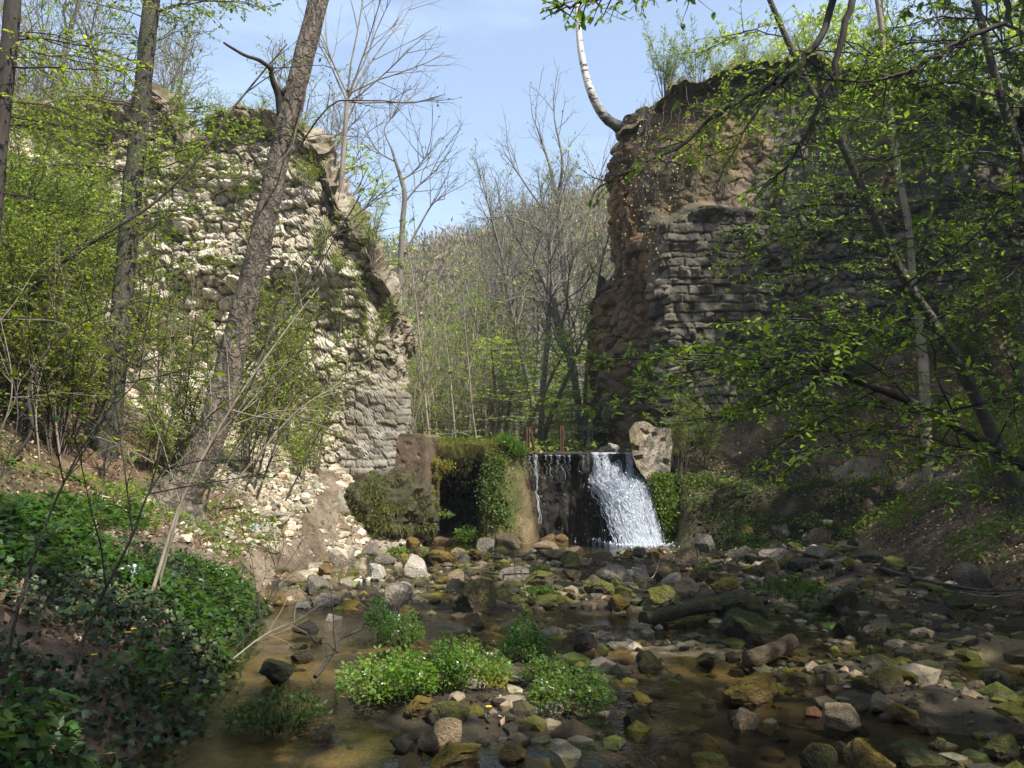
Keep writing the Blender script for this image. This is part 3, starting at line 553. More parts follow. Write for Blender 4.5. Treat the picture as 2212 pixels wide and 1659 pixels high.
for u, v, r in ((962, 1006, .11), (938, 1000, .10), (922, 1036, .12), (945, 1030, .06), (930, 1060, .08)):
    q = P(u, v, 16.75); nn = 420; leaves(g, q + rng.normal(0, 1, (nn, 3)) * [r * .7, .05, r * .5], rnd(nn, .6) + [0, -.5, -.2], rnd(nn, .4) + [0, -.7, .8], rng.uniform(.025, .055, nn), DIAM, tint(nn, (.20, .19, .03), .35))
part('foliage', g, M['leaf'], root)
for u, v, n, h, s, lab in ((958, 1118, 70, .16, .17, 'round pale green herb cushion in the dark alcove of the weir'), (924, 1150, 60, .2, .16, 'green herb tuft at the foot of the dark weir alcove'),
                           (1010, 1156, 90, .2, .22, 'fresh green herbs at the foot of the mossy tufa column')):
    q = P(u, v, 16.6); herb('herb', q, n * 2, h, s, .065, (.11, .19, .045), lab, 'herb', stems=16)
for u, v, lab in ((1075, 1010, 'trailing leafy plant high on the mossy tufa column'), (1062, 1060, 'bright leafy plant halfway down the mossy tufa column'), (1085, 1100, 'leafy plant low on the mossy tufa column')):
    q = P(u, v, 16.6); q[1] = w_front(q[0], q[2]) - .08; root = thing('hanging_plant', q, lab, 'plant'); g = G(); nn = 420
    a = q + np.stack([rng.normal(0, .15, nn), rng.normal(-.02, .06, nn), rng.normal(-.02, .2, nn)], -1); leaves(g, a, rnd(nn, .5) + [0, -.6, -.1], rnd(nn, .4) + [0, -.5, 1], rng.uniform(.03, .075, nn), DIAM, tint(nn, (.10, .165, .04), .3)); part('foliage', g, M['leaf'], root)

def concrete(name, label, pts_uv, Y, depth, slant, C, top_moss, holes=()):
    """block outlined in its own front plane, with real thickness; rounded and chipped by a fine grid"""
    root = thing(name, P(pts_uv[0][0], pts_uv[0][1], Y), label, 'concrete block')
    pp = np.array([P(u, v, Y) for u, v in pts_uv]); bm = bmesh.new(); fr = [bm.verts.new(Vector(p)) for p in pp]; f = bm.faces.new(fr)
    r = bmesh.ops.extrude_face_region(bm, geom=[f]); vs = [e for e in r['geom'] if isinstance(e, bmesh.types.BMVert)]
    for k in vs: k.co += Vector((slant, depth, 0))
    bmesh.ops.recalc_face_normals(bm, faces=bm.faces); bmesh.ops.triangulate(bm, faces=bm.faces)
    for _ in range(5):
        es = [e for e in bm.edges if e.calc_length() > .09]
        if es: bmesh.ops.subdivide_edges(bm, edges=es, cuts=1, use_grid_fill=False); bmesh.ops.triangulate(bm, faces=[f for f in bm.faces if len(f.verts) > 3])
    bm.normal_update(); V = np.array([v.co for v in bm.verts]); Nn = np.array([v.normal for v in bm.verts]); d = .014 * fbm(V[:, 0] * 5, V[:, 1] * 5, V[:, 2] * 5, 4)
    for (hu, hv, hr, hd) in holes:
        c = P(hu, hv, Y); rr = np.hypot((V[:, 0] - c[0]) * 1.0, (V[:, 2] - c[2]) * 1.6) + .02 * fbm(V[:, 0] * 14, V[:, 2] * 14, 0, 2); d -= hd * (1 - ss(hr * .55, hr, rr)) * (Nn[:, 1] < -.3)
    V2 = V + Nn * d[:, None]; idx = {v: i for i, v in enumerate(bm.verts)}; T = [[idx[v] for v in f.verts] for f in bm.faces]; bm.free()
    cc = np.broadcast_to(np.array(C), V2.shape).copy(); side = (Nn[:, 0] > .5)[:, None]; cc = np.where(side, cc * 1.1, cc)  # right-hand faces painted lighter, standing in for sunlight on that side
    if top_moss: cc = lerp(cc, np.array([.19, .14, .03]), (ss(.35, -.25, V2[:, 0] - V2[:, 0].min() - .05 + .1 * fbm(V2[:, 0] * 6, V2[:, 2] * 5, 0, 3)))[:, None] * top_moss)
    g = G(); g.add(V2, np.array(T), C=cc); part('block', g, M['concrete'], root, False); return root
concrete('concrete_pier', 'brown lichen-stained square concrete pier at the left end of the weir', [(844, 1090), (847, 1060), (853, 1000), (859, 940), (866, 936), (914, 938), (920, 943), (918, 1050), (916, 1090)], 16.35, .85, .22, (.155, .112, .075), 0, ((880, 960, .07, .03), (905, 985, .05, .03), (870, 1000, .08, .025), (900, 1020, .06, .03), (858, 975, .05, .04)))
concrete('concrete_pier', 'pale broken concrete pier with pitted holes beside the waterfall', [(1366, 985), (1358, 930), (1372, 912), (1392, 910), (1404, 920), (1446, 926), (1452, 968), (1446, 1012), (1444, 1042), (1404, 1046), (1390, 1028), (1376, 1008)], 16.5, .8, .22, (.56, .48, .39), .95,
         ((1398, 938, .08, .07), (1414, 941, .05, .06), (1430, 950, .06, .06), (1386, 928, .05, .05), (1440, 1000, .10, .13), (1368, 968, .10, .12), (1378, 990, .10, .1)))
for u, v0, v1, w, y, lab in ((1140, 984, 922, 9, 18.6, 'rusty iron post with a bracing strut above the weir'), (1213, 982, 919, 8, 18.6, 'plain rusty iron post standing alone above the weir')):
    b0, t0 = P(u, v0 + 14, y), P(u, v1, y); root = thing('iron_post', b0, lab, 'post'); g = G(); r = w / FPX * y / 2
    for dx, dy in ((-.6, 0), (.6, 0)):   # channel section: two flanges and a web
        tube(g, [b0 + [dx * r, 0, 0], t0 + [dx * r, 0, 0]], r * .55, 4, cap=True)
    tube(g, [b0 + [0, r * .6, 0], t0 + [0, r * .6, -.01]], r * .6, 4, cap=True); part('channel', g, M['rust'], root, False)
    if u < 1200:
        g = G(); tube(g, [P(1158, 992, 18.9), P(1146, 930, 18.65)], r * .6, 4, cap=True); part('strut', g, M['rust'], root, False)

root = thing('waterfall', (2.0, 16.6, 0), 'white waterfall spilling over the right end of the dark weir', 'waterfall')
def strand(g, pts, w):
    p = resample(pts, 26); k = np.arange(26); j = rng.normal(0, 1, 3) * 10
    p = p + np.stack([.045 * vnoise(k * .7, j[0], 0), .03 * vnoise(k * .6, j[1], 0), .012 * vnoise(k * .7, j[2], 0)], -1)
    tube(g, p, w * (.35 + .65 * np.abs(vnoise(k * .35, j[0], 5))) * np.where(k < 2, .6, 1), 3)
g = G()
for k in range(170):
    a = random.choice((random.gauss(.12, .05), random.gauss(.34, .05), random.gauss(.55, .06), random.gauss(.93, .04))); a = min(max(a, 0), 1); x = lerp(1.58, 2.36, a)
    z1 = random.uniform(1.15, 1.32); strand(g, [(x, 17.05, 1.705), (x + .005, 16.93, 1.69), (x + .02, 16.86, 1.55), (x + .03 * random.gauss(0, 1), w_front(x, 1.25) - .09, z1)], random.uniform(.002, .008))
part('upper_curtain', g, M['falls'], root)
g = G()
for k in range(470):
    a = min(max(random.choice((random.gauss(.12, .05), random.gauss(.36, .06), random.gauss(.45, .07), random.gauss(.62, .06), random.gauss(.9, .07))), 0), 1); e = random.gauss(0, .07); x0 = lerp(1.52, 2.62, min(max(a + random.gauss(0, .12), 0), 1)); x3 = lerp(1.92, 2.78, a ** .8) + e
    z0 = random.uniform(1.02, 1.32); z3 = random.choice((0.0, 0.0, 0.0, random.uniform(.1, .9))); pts = []
    for t in np.linspace(0, 1, 6):
        x = lerp(x0, x3, t ** .85) ; z = lerp(z0, z3, t); pts.append((x, w_front(x, z) - .05 - .07 * t - random.uniform(0, .05), z))
    strand(g, pts, random.choice((.003, .004, .006, .009, .013)))
part('lower_cascade', g, M['falls'], root)
g = G(); nn = 2200; t = rng.beta(1.1, 1.4, nn); x = lerp(2.05, 2.42, t) + rng.normal(0, .25 + .15 * t, nn); z = lerp(1.3, .03, t) + rng.normal(0, .07, nn); z = np.abs(z); y = w_front(x, z) - .06 - np.abs(rng.normal(0, .1, nn))
O8 = np.array([[1, 0, 0], [-1, 0, 0], [0, 1, 0], [0, -1, 0], [0, 0, 1.4], [0, 0, -1.4]]); OF = np.array([[0, 2, 4], [2, 1, 4], [1, 3, 4], [3, 0, 4], [2, 0, 5], [1, 2, 5], [3, 1, 5], [0, 3, 5]])
def specks(g, q, r, C=None):
    r = np.broadcast_to(r, (len(q),)); V = q[:, None] + O8[None] * r[:, None, None]; g.add(V.reshape(-1, 3), (np.arange(len(q))[:, None, None] * 6 + OF[None]).reshape(-1, 3), C=C)
specks(g, np.stack([x, y, z], -1), rng.gamma(2, .0024, nn))
nn = 520; x = rng.normal(2.35, .38, nn); y = w_front(x, 0 * x) - .05 - np.abs(rng.normal(0, .26, nn)); specks(g, np.stack([x, y, np.abs(rng.normal(0, .025, nn))], -1), rng.gamma(2, .0042, nn)); part('spray', g, M['falls'], root)
root = thing('water_trickle', (.62, 16.9, 0), 'thin white water trickle running down the dark weir face', 'trickle'); g = G()
for k in range(4): strand(g, [P(1156 + k * .6, 980, 16.98), P(1158, 1010, 16.95), P(1160, 1060, 16.93), P(1166 + k * .5, 1130, 16.86)], .006)
for k in range(16):
    u = random.uniform(1115, 1265); strand(g, [P(u, 982, 16.95), P(u + 1, 990, 16.94), P(u + 1, random.uniform(1000, 1040), 16.94)], .003)
part('water', g, M['falls'], root)

# ------------------------------------------------------------------ stones
def stone_mesh(seed, flat=False, sub=4, planes=11, rough=.06):
    rs = np.random.RandomState(seed); bm = bmesh.new(); bmesh.ops.create_icosphere(bm, subdivisions=sub, radius=1); V = np.array([v.co for v in bm.verts]); ix = {v: i for i, v in enumerate(bm.verts)}
    T = np.array([[ix[v] for v in f.verts] for f in bm.faces]); bm.free()
    for k in range(planes):
        nn = rs.normal(0, 1, 3); nn /= np.linalg.norm(nn); o = rs.uniform(.42, .8); d = V @ nn; V = V - np.maximum(d - o, 0)[:, None] * nn
    r = nrm(V); s = seed * 3.1; V = V + r * (rough * fbm(V[:, 0] * 1.6 + s, V[:, 1] * 1.6, V[:, 2] * 1.6, 3) + .35 * rough * fbm(V[:, 0] * 6 + s, V[:, 1] * 6, V[:, 2] * 6, 3))[:, None]
    lo, hi = V.min(0), V.max(0); V = (V - lo) / (hi - lo) - .5; g = G(); g.add(V, T); return g
SH_A = [stone_mesh(k, planes=13, rough=.05) for k in range(9)]; SH_R = [stone_mesh(40 + k, planes=7, rough=.16) for k in range(6)]
_mc = {}
def stone_obj(name, look, x, y, z, w, d, h, label, cat, group=None, rz=None, shape=None):
    rounded = 'moss' in look; L_ = SH_R if rounded else SH_A; k = random.randrange(len(L_)) if shape is None else shape % len(L_); key = (rounded, k, look)
    if key not in _mc: me = L_[k].mesh('stone', smooth=False); me.materials.append(LOOKS[look]); _mc[key] = me
    o = put(name, _mc[key], None); hh = h * 1.4; o.scale = (w, d, hh); o.location = (x, y, z + h - .5 * hh); o.rotation_euler = (random.uniform(-.12, .12), random.uniform(-.12, .12), random.uniform(-.5, .5) if rz is None else rz)
    return tag(o, label, cat, group)
HERO = [(898, 1250, 60, 50, 'white', 'jagged white limestone boulder standing up among smaller stream stones'), (724, 1220, 50, 33, 'pale', 'pale angular boulder at the foot of the stony path'), (751, 1206, 27, 27, 'white', 'small chalk-white stone leaning behind the pale path boulder'),
 (830, 1218, 46, 23, 'grey', 'flat grey stone right of the rubble path foot'), (800, 1198, 44, 26, 'grey', 'squared grey block in the rubble just below the weir pier'), (944, 1222, 80, 34, 'ochremoss', 'wide yellow-green moss hump behind the white boulder'), (892, 1193, 36, 34, 'ochremoss', 'upright moss-covered stone below the concrete pier'),
 (1096, 1195, 56, 42, 'brown', 'tall brown boulder in front of the tufa column'), (1050, 1190, 44, 28, 'grey', 'grey slanted boulder leaning left of the tall brown one'), (1181, 1186, 52, 18, 'tan', 'flat tan slab at the edge of the waterfall pool'), (1199, 1210, 80, 24, 'brown', 'long low brown slab in front of the flat tan slab'), (1236, 1196, 46, 18, 'tan', 'tan rounded slab below the waterfall pool'),
 (1029, 1206, 40, 20, 'ochremoss', 'low moss-topped stone in front of the grey slanted boulder'), (1025, 1322, 104, 72, 'moss', 'big mossy slanted boulder in midstream, the largest there'), (985, 1278, 44, 28, 'dark', 'dark wet stone behind the big mossy midstream boulder'), (1164, 1270, 68, 36, 'moss', 'bright mossy boulder on the stream bar with green tufts'), (1187, 1312, 102, 27, 'moss', 'long mossy ledge stone right of the big midstream boulder'),
 (1114, 1252, 76, 26, 'grey', 'long grey block lying across the stream bar'), (871, 1272, 40, 15, 'pale', 'flat pale stone below the white boulder'), (682, 1285, 64, 38, 'grey', 'grey leaning slab where the dirt path meets the water'), (716, 1268, 28, 24, 'tan', 'small tan upright stone beside the grey leaning slab'), (600, 1306, 56, 30, 'ochre', 'ochre boulder at the water edge under the path'), (638, 1300, 44, 34, 'tan', 'tan stone wedged beside the ochre boulder at the path end'),
 (705, 1308, 62, 24, 'grey', 'long grey-white stone on the near edge of the rubble'), (653, 1314, 33, 14, 'white', 'small flat white stone lying in the shallow brown water'), (700, 1240, 30, 22, 'ochre', 'orange-tinted stone between the pale path boulder and grey slab'), (755, 1318, 70, 22, 'ochremoss', 'low green-yellow moss cushion at the edge of still water'), (658, 1366, 52, 24, 'dark', 'black wet stone lying in the brown shallows'), (680, 1387, 28, 15, 'brown', 'small brown stone just in front of the black wet one'),
 (640, 1400, 40, 14, 'brown', 'flat brown stone barely breaking the brown shallows'), (597, 1470, 84, 42, 'darkmoss', 'dark mossy boulder alone in the brown shallows'), (650, 1425, 50, 22, 'darkmoss', 'dark mossy stone on the little step across the shallows'), (915, 1424, 60, 40, 'ochre', 'brown rough boulder amid the white-flowered herbs'), (905, 1551, 60, 44, 'ochremoss', 'orange mossy boulder beside the green mossy one below the herbs'), (963, 1567, 88, 54, 'moss', 'green mossy boulder in front of the herb island'),
 (967, 1605, 70, 50, 'tan', 'tan-faced rough boulder in front of the green mossy boulder'), (926, 1622, 46, 40, 'brown', 'brown crumbly stone between the tan-faced and dark smooth stones'), (867, 1621, 52, 27, 'dark', 'smooth dark stone at the edge of the near shallows'), (695, 1598, 52, 32, 'brown', 'pointed brown stone standing in the near shallows'), (985, 1664, 120, 48, 'ochremoss', 'broad mossy hump at the bottom edge with small leaves'), (886, 1662, 60, 28, 'ochre', 'brown stone at the bottom edge beside the broad mossy hump'), (1110, 1640, 60, 34, 'ochre', 'ochre stone on the gravel at the bottom edge'),
 (1264, 1397, 56, 32, 'dark', 'dark stone in the blue rippled water'), (1160, 1362, 38, 24, 'darkmoss', 'dark mossy stone at the upper edge of the rippled water'), (1303, 1218, 52, 26, 'brown', 'brown block in shallow water below the waterfall pool'), (1330, 1254, 72, 32, 'grey', 'large grey slab on the bar under the waterfall'), (1237, 1252, 42, 24, 'brown', 'brown stone left of the large grey slab'), (1297, 1289, 64, 38, 'moss', 'mossy stone in front of the large grey slab'), (1338, 1324, 52, 36, 'ochremoss', 'orange mossy stone at the still pool edge'), (1029, 1353, 36, 28, 'brown', 'round brown stone under the big mossy midstream boulder'), (882, 1331, 44, 24, 'ochre', 'ochre stone behind the dark herb clump'),
 (1526, 1187, 46, 34, 'grey', 'grey angular boulder alone right of the pool'), (1690, 1164, 50, 38, 'grey', 'grey upright boulder below the dark bank'), (1775, 1177, 48, 36, 'brown', 'round brownish boulder right of the grey upright one'), (1745, 1168, 22, 18, 'white', 'small whitish stone between two boulders below the bank'), (1787, 1133, 36, 13, 'white', 'flat whitish stone by the leafy path mouth'), (1836, 1154, 60, 28, 'darkmoss', 'dark low boulder by the leafy path mouth'), (1682, 1210, 80, 30, 'grey', 'wide grey flat-topped boulder right of the stream'), (1663, 1247, 60, 44, 'moss', 'grey-green mossy boulder in front of the wide flat-topped one'),
 (1598, 1204, 48, 18, 'grey', 'low grey wedge stone right of the pool'), (1773, 1206, 60, 26, 'grey', 'flat grey slab right of the wide flat-topped boulder'), (1731, 1222, 34, 22, 'ochremoss', 'small yellow-mossed stone by the wide flat-topped boulder'), (1788, 1216, 30, 14, 'ochremoss', 'little mossy stone under the flat grey slab'), (1515, 1254, 50, 34, 'moss', 'round mossy stone in the middle of the bar'), (1571, 1276, 68, 30, 'ochremoss', 'flat ochre-mossed stone at the still pool'), (1451, 1266, 50, 30, 'pale', 'bright pale-tan stone catching sun beside the pool'), (1434, 1243, 44, 22, 'ochre', 'ochre stone just behind the bright pale-tan one'), (1389, 1252, 40, 32, 'grey', 'grey pointed stone left of the ochre pool stone'), (1443, 1293, 64, 32, 'moss', 'green-brown wedge stone at the water in front of the pale-tan stone'), (1617, 1162, 40, 28, 'ochre', 'rusty brown stone by the herbs below the bank'), (1588, 1176, 40, 24, 'darkmoss', 'dark mossy stone below the bank herbs'),
 (1605, 1342, 104, 56, 'darkmoss', 'dark block lying behind the biggest dark mossy boulder'), (1629, 1397, 134, 68, 'darkmoss', 'biggest dark mossy boulder on the shaded bank'), (1833, 1370, 60, 38, 'darkmoss', 'dark mossy boulder in the shaded leaf litter'), (1405, 1442, 60, 36, 'darkmoss', 'dark mossy stone by the shaded rapids'), (1530, 1436, 48, 24, 'darkmoss', 'low dark mossy stone before the broken log'), (1629, 1517, 130, 58, 'ochremoss', 'arched orange mossy boulder in the near rapids'), (1613, 1575, 52, 44, 'tan', 'angular tan stone under the arched orange boulder'), (1760, 1548, 40, 20, 'red', 'reddish brick-like stone in the near rapids'),
 (1825, 1578, 78, 50, 'tan', 'tan boulder with a mossy top beside the red stone'), (1798, 1478, 32, 28, 'moss', 'small bright green mossy stone in the near rapids'), (1910, 1536, 60, 38, 'tan', 'rough tan stone below the brown mossy boulder'), (1918, 1497, 86, 58, 'moss', 'brown and green mossy boulder in the shaded rapids'), (1866, 1490, 46, 32, 'moss', 'lime-mossed stone touching the brown and green boulder'), (1964, 1563, 64, 40, 'ochremoss', 'tan and mossy round stone right of the near rapids'), (1775, 1662, 80, 54, 'moss', 'half mossy half bare boulder at the bottom edge'), (1887, 1664, 110, 66, 'ochremoss', 'big mossy boulder at the bottom edge, right of the half bare one'),
 (2034, 1617, 32, 24, 'moss', 'small lime-green moss dome in the near water'), (2176, 1634, 80, 44, 'moss', 'mossy boulder in the bottom corner by the frame edge'), (2172, 1501, 56, 54, 'darkmoss', 'brown pointed boulder at the shaded frame edge'), (1385, 1532, 60, 34, 'ochremoss', 'mossy stone left of the near rapids'), (1375, 1570, 60, 40, 'darkmoss', 'dark mossy stone under the mossy one left of the rapids'), (2000, 1650, 120, 36, 'darkmoss', 'dark flat boulder at the bottom edge between two mossy ones'),
 (735, 1108, 36, 30, 'pale', 'pale boulder halfway up the stony path'), (728, 1085, 34, 28, 'pale', 'pale boulder above another on the stony path'), (716, 1008, 28, 24, 'white', 'white boulder at the top of the rubble path'), (752, 1008, 28, 22, 'white', 'white squared stone at the rubble path top near the wall'), (745, 1153, 32, 22, 'tan', 'tan stone low on the rubble path'), (700, 1215, 30, 16, 'tan', 'tan flat stone on the bare dirt beside the path boulder'),
 (1316, 978, 44, 16, 'dark', 'dark stone resting on the weir crest by the fall'), (1326, 972, 26, 16, 'white', 'white stone perched on the weir crest by the fall'), (1184, 1170, 34, 18, 'ochre', 'rusty stone at the foot of the dark weir'), (1214, 1168, 30, 16, 'ochre', 'second rusty stone from the tufa column at the weir foot'), (1384, 1163, 26, 8, 'dark', 'flat black stone in the foam of the waterfall'), (1408, 1178, 16, 13, 'pale', 'little pale stone alone in the waterfall pool')]
taken = []
for i, (u, v, w, h, look, lab) in enumerate(HERO):
    q = P(u, v, 17.6) if v < 980 and u > 1300 else hit(u, min(v, 1700)); k = q[1] / FPX; W, H = w * k, h * k; taken.append((q[0], q[1], W * .5))
    D = W * random.uniform(.65, .9)
    stone_obj('boulder' if W > .28 else 'stone', look, q[0], q[1] + .3 * D, q[2] - .01, W, D, H, lab, 'boulder' if W > .28 else 'stone', shape=i)
ZN = {'bar': ('stream stones on the rocky bar', 'stone on the stony bar below the weir'), 'path': ('rubble on the path under the pale wall', 'stone in the rubble of the path under the pale ruin'), 'near': ('stones in the shaded near stream', 'stone in the shaded rapids near the bottom of the view')}
WORD = {'white': 'small whitish', 'pale': 'small pale', 'grey': 'small grey', 'tan': 'small tan', 'ochre': 'small ochre', 'brown': 'small brown', 'moss': 'small green mossy', 'ochremoss': 'small yellow mossy', 'darkmoss': 'small dark mossy', 'dark': 'small black wet'}
def scatter(zone, n, xr, yr, sz, looks, ok):
    c = 0; tries = 0
    while c < n and tries < n * 60:
        tries += 1; x, y = random.uniform(*xr), random.uniform(*yr); s = sz[0] + (sz[1] - sz[0]) * random.random() ** 2.2
        if not ok(x, y) or any((x - a) ** 2 + (y - b) ** 2 < (.75 * (s * .5 + r)) ** 2 for a, b, r in taken): continue
        taken.append((x, y, s * .5)); z = float(height(x, y)); look = random.choice(looks(x, y) if callable(looks) else looks); hh = s * random.uniform(.35, .7); z = max(z, -.06)
        stone_obj('stone', look, x, y, z - .02, s, s * random.uniform(.6, .95), hh, WORD[look] + ' ' + ZN[zone][1], 'stone', WORD[look] + ' ' + ZN[zone][0], rz=random.uniform(0, 6.28)); c += 1
def lk(x, y): return ['pale', 'pale', 'white', 'tan', 'grey', 'ochremoss', 'moss'] if x < -1.2 else (['tan', 'grey', 'brown', 'moss', 'ochremoss', 'moss', 'dark', 'ochremoss', 'tan'] if x < 3 else ['brown', 'moss', 'grey', 'darkmoss', 'moss', 'dark'])
scatter('bar', 150, (-3.2, 5.4), (8.4, 15.8), (.11, .42), lk, lambda x, y: XL(y) - .3 < x < XR(y))
scatter('path', 40, (-3.9, -1.9), (12.3, 16.6), (.08, .26), ['pale', 'white', 'pale', 'tan', 'grey'], lambda x, y: True)
scatter('near', 48, (.2, 4.6), (4.3, 8.6), (.06, .24), ['darkmoss', 'moss', 'dark', 'brown', 'ochremoss', 'dark', 'tan'], lambda x, y: True)
# gravel and small rubble, beyond counting
ICO = []
bm = bmesh.new(); bmesh.ops.create_icosphere(bm, subdivisions=1, radius=1); _V = np.array([v.co for v in bm.verts]); _T = np.array([[v.index for v in f.verts] for f in bm.faces]); bm.free()
def pebbles(q, r, C):
    g = G(); n = len(q); sc = np.stack([rng.uniform(.7, 1.3, n), rng.uniform(.6, 1.1, n), rng.uniform(.4, .8, n)], -1); j = 1 + rng.normal(0, .17, (n, 12)); a = rng.uniform(0, 6.28, n)
    V = _V[None] * j[..., None] * sc[:, None]; x = V[..., 0] * np.cos(a)[:, None] - V[..., 1] * np.sin(a)[:, None]; y = V[..., 0] * np.sin(a)[:, None] + V[..., 1] * np.cos(a)[:, None]
    V = np.stack([x, y, V[..., 2]], -1) * r[:, None, None] + q[:, None]; g.add(V.reshape(-1, 3), (np.arange(n)[:, None, None] * 12 + _T[None]).reshape(-1, 3), C=np.repeat(C, 12, 0)); return g
def field(n, xr, yr, mask):
    x = rng.uniform(*xr, n); y = rng.uniform(*yr, n); k = mask(x, y) > rng.uniform(0, 1, n); x, y = x[k], y[k]; return np.stack([x, y, height(x, y)], -1)
q = np.vstack([field(8000, (-8.5, -2.0), (11.5, 18), lambda x, y: ss(2.6, 3.4, -x + .5 * fbm(x * .7, y * .7, 9.9, 3)) * ss(12.6, 13.8, y - .45 * np.maximum(-x - 4.3, 0))), field(1900, (-3.9, -1.7), (11.3, 16.8), lambda x, y: .8 + 0 * x), field(420, (-4.6, -2.5), (8.8, 16.2), lambda x, y: .9 + 0 * x)[:, :] * [1, 1, 1], field(500, (-2.9, -1.6), (15.6, 17.6), lambda x, y: .9 + 0 * x), field(500, (-1.4, 4), (18.9, 21), lambda x, y: .5 + 0 * x)])
_tr = TRAIL[:, None, :2]; q = q[np.min(np.hypot(q[None, :, 0] - _tr[..., 0], q[None, :, 1] - _tr[..., 1]), 0) > .30 * rng.random(len(q)) ** .25]; cc = tint(len(q), (.46, .395, .30), .35, .08); stuff(put('rubble', pebbles(q, rng.gamma(2.0, .022, len(q)) + .010, cc).mesh('rubble', smooth=False), M['rubble']), 'loose pale limestone rubble on the slope under the sunlit ruin', 'rubble')
q = field(5200, (-2.9, 5.4), (3.8, 15.5), lambda x, y: np.where(x < -.5, .05 + .8 * ss(8.3, 9.3, y), .9) * (x > XL(y)) * (x < XR(y)) * ss(-.5, .3, fbm(x * .9, y * .9, 14, 3))); q[:, 2] = np.maximum(q[:, 2], -.03)
kk = rng.random(len(q))[:, None]; cc = np.where(kk < .35, tint(len(q), (.10, .105, .018), .4, .3), np.where(kk < .7, tint(len(q), (.07, .055, .032), .4, .1), tint(len(q), (.26, .21, .15), .3, .1)))
stuff(put('small_stones', pebbles(q, rng.gamma(3.0, .016, len(q)) + .018, cc).mesh('small_stones', smooth=False), M['masonry']), 'countless small mossy and brown stones lying between the larger ones in the stream', 'small stones')
q = field(9000, (-3.2, 5.6), (3.6, 16), lambda x, y: np.where(x < -.6, .06 + .4 * ss(8.5, 9.5, y), .4) * (x > XL(y) - .1)); q[:, 2] += .0
cc = tint(len(q), (.085, .065, .038), .5, .12); stuff(put('gravel', pebbles(q, rng.gamma(2.0, .016, len(q)) + .008, cc).mesh('gravel', smooth=False), M['rubble']), 'brown wet gravel over the stream bed', 'gravel')

# ------------------------------------------------------------------ plants: generators
class LeafBag:
    def __init__(s): s.p, s.d = [], []
    def add(s, p, d): s.p.append(np.asarray(p).reshape(-1, 3)); s.d.append(np.asarray(d).reshape(-1, 3))
    def emit(s, g, size, c, tmpl=DIAM, upn=.45, var=.25, yel=.2, droop=.15, jit=.35):
        if not s.p: return
        p = np.vstack(s.p); d = np.vstack(s.d); n = len(p)
        leaves(g, p, d + rnd(n, jit) - [0, 0, droop], rnd(n, upn) + [0, 0, 1], np.exp(rng.normal(-.08, .28, n)) * size, tmpl, tint(n, c, var, yel))
def twig_path(p, d, L, n, wob, bend):
    out = [np.asarray(p, float)]; d = nrm(np.asarray(d, float))
    for k in range(n):
        d = nrm(d + rng.normal(0, wob, 3) + bend); out.append(out[-1] + d * (L / n))
    return np.array(out)
def grow(g, bag, p, d, r, L, lvl, mx, S):
    n = (7, 6, 4, 3)[min(lvl, 3)]; pts = twig_path(p, d, L, n, S.get('wob', .12), np.array([0, 0, S.get('up', .06)])); tp = S.get('tip', .3)
    if r > S.get('rmin', .0): tube(g, pts, np.linspace(r, max(r * tp, .0022), n + 1), 5 if r > .03 else (4 if r > .012 else 3))
    if lvl >= S.get('leaf_lvl', mx):
        m = S.get('lpt', 6); t = rng.uniform(.15, 1, m) * n; q = np.stack([np.interp(t, np.arange(n + 1), pts[:, i]) for i in range(3)], -1); bag.add(q, nrm(pts[-1] - pts[0])[None] * .6 + rnd(m, .7))
    if lvl >= mx: return
    nc = S['nc'][lvl]; ph = random.uniform(0, 6.28)
    for k in range(nc):
        t = S.get('t0', .25) + (1 - S.get('t0', .25)) * (k + random.random()) / nc; f = t * n; i = min(int(f), n - 1); q = lerp(pts[i], pts[i + 1], f - i); td = nrm(pts[i + 1] - pts[i])
        ph += 2.4 + random.uniform(-.5, .5); a = nrm(np.cross(td, [.31, .9, .17])); b = np.cross(td, a); ang = R(random.uniform(*S.get('ang', (32, 62))))
        dd = td * math.cos(ang) + (a * math.cos(ph) + b * math.sin(ph)) * math.sin(ang)
        if S.get('flat') and lvl > 0: dd[2] *= .35
        grow(g, bag, q, nrm(dd), r * lerp(.62, .42, t), L * S['lr'][lvl] * (1.15 - .6 * t) * random.uniform(.7, 1.2), lvl + 1, mx, S)
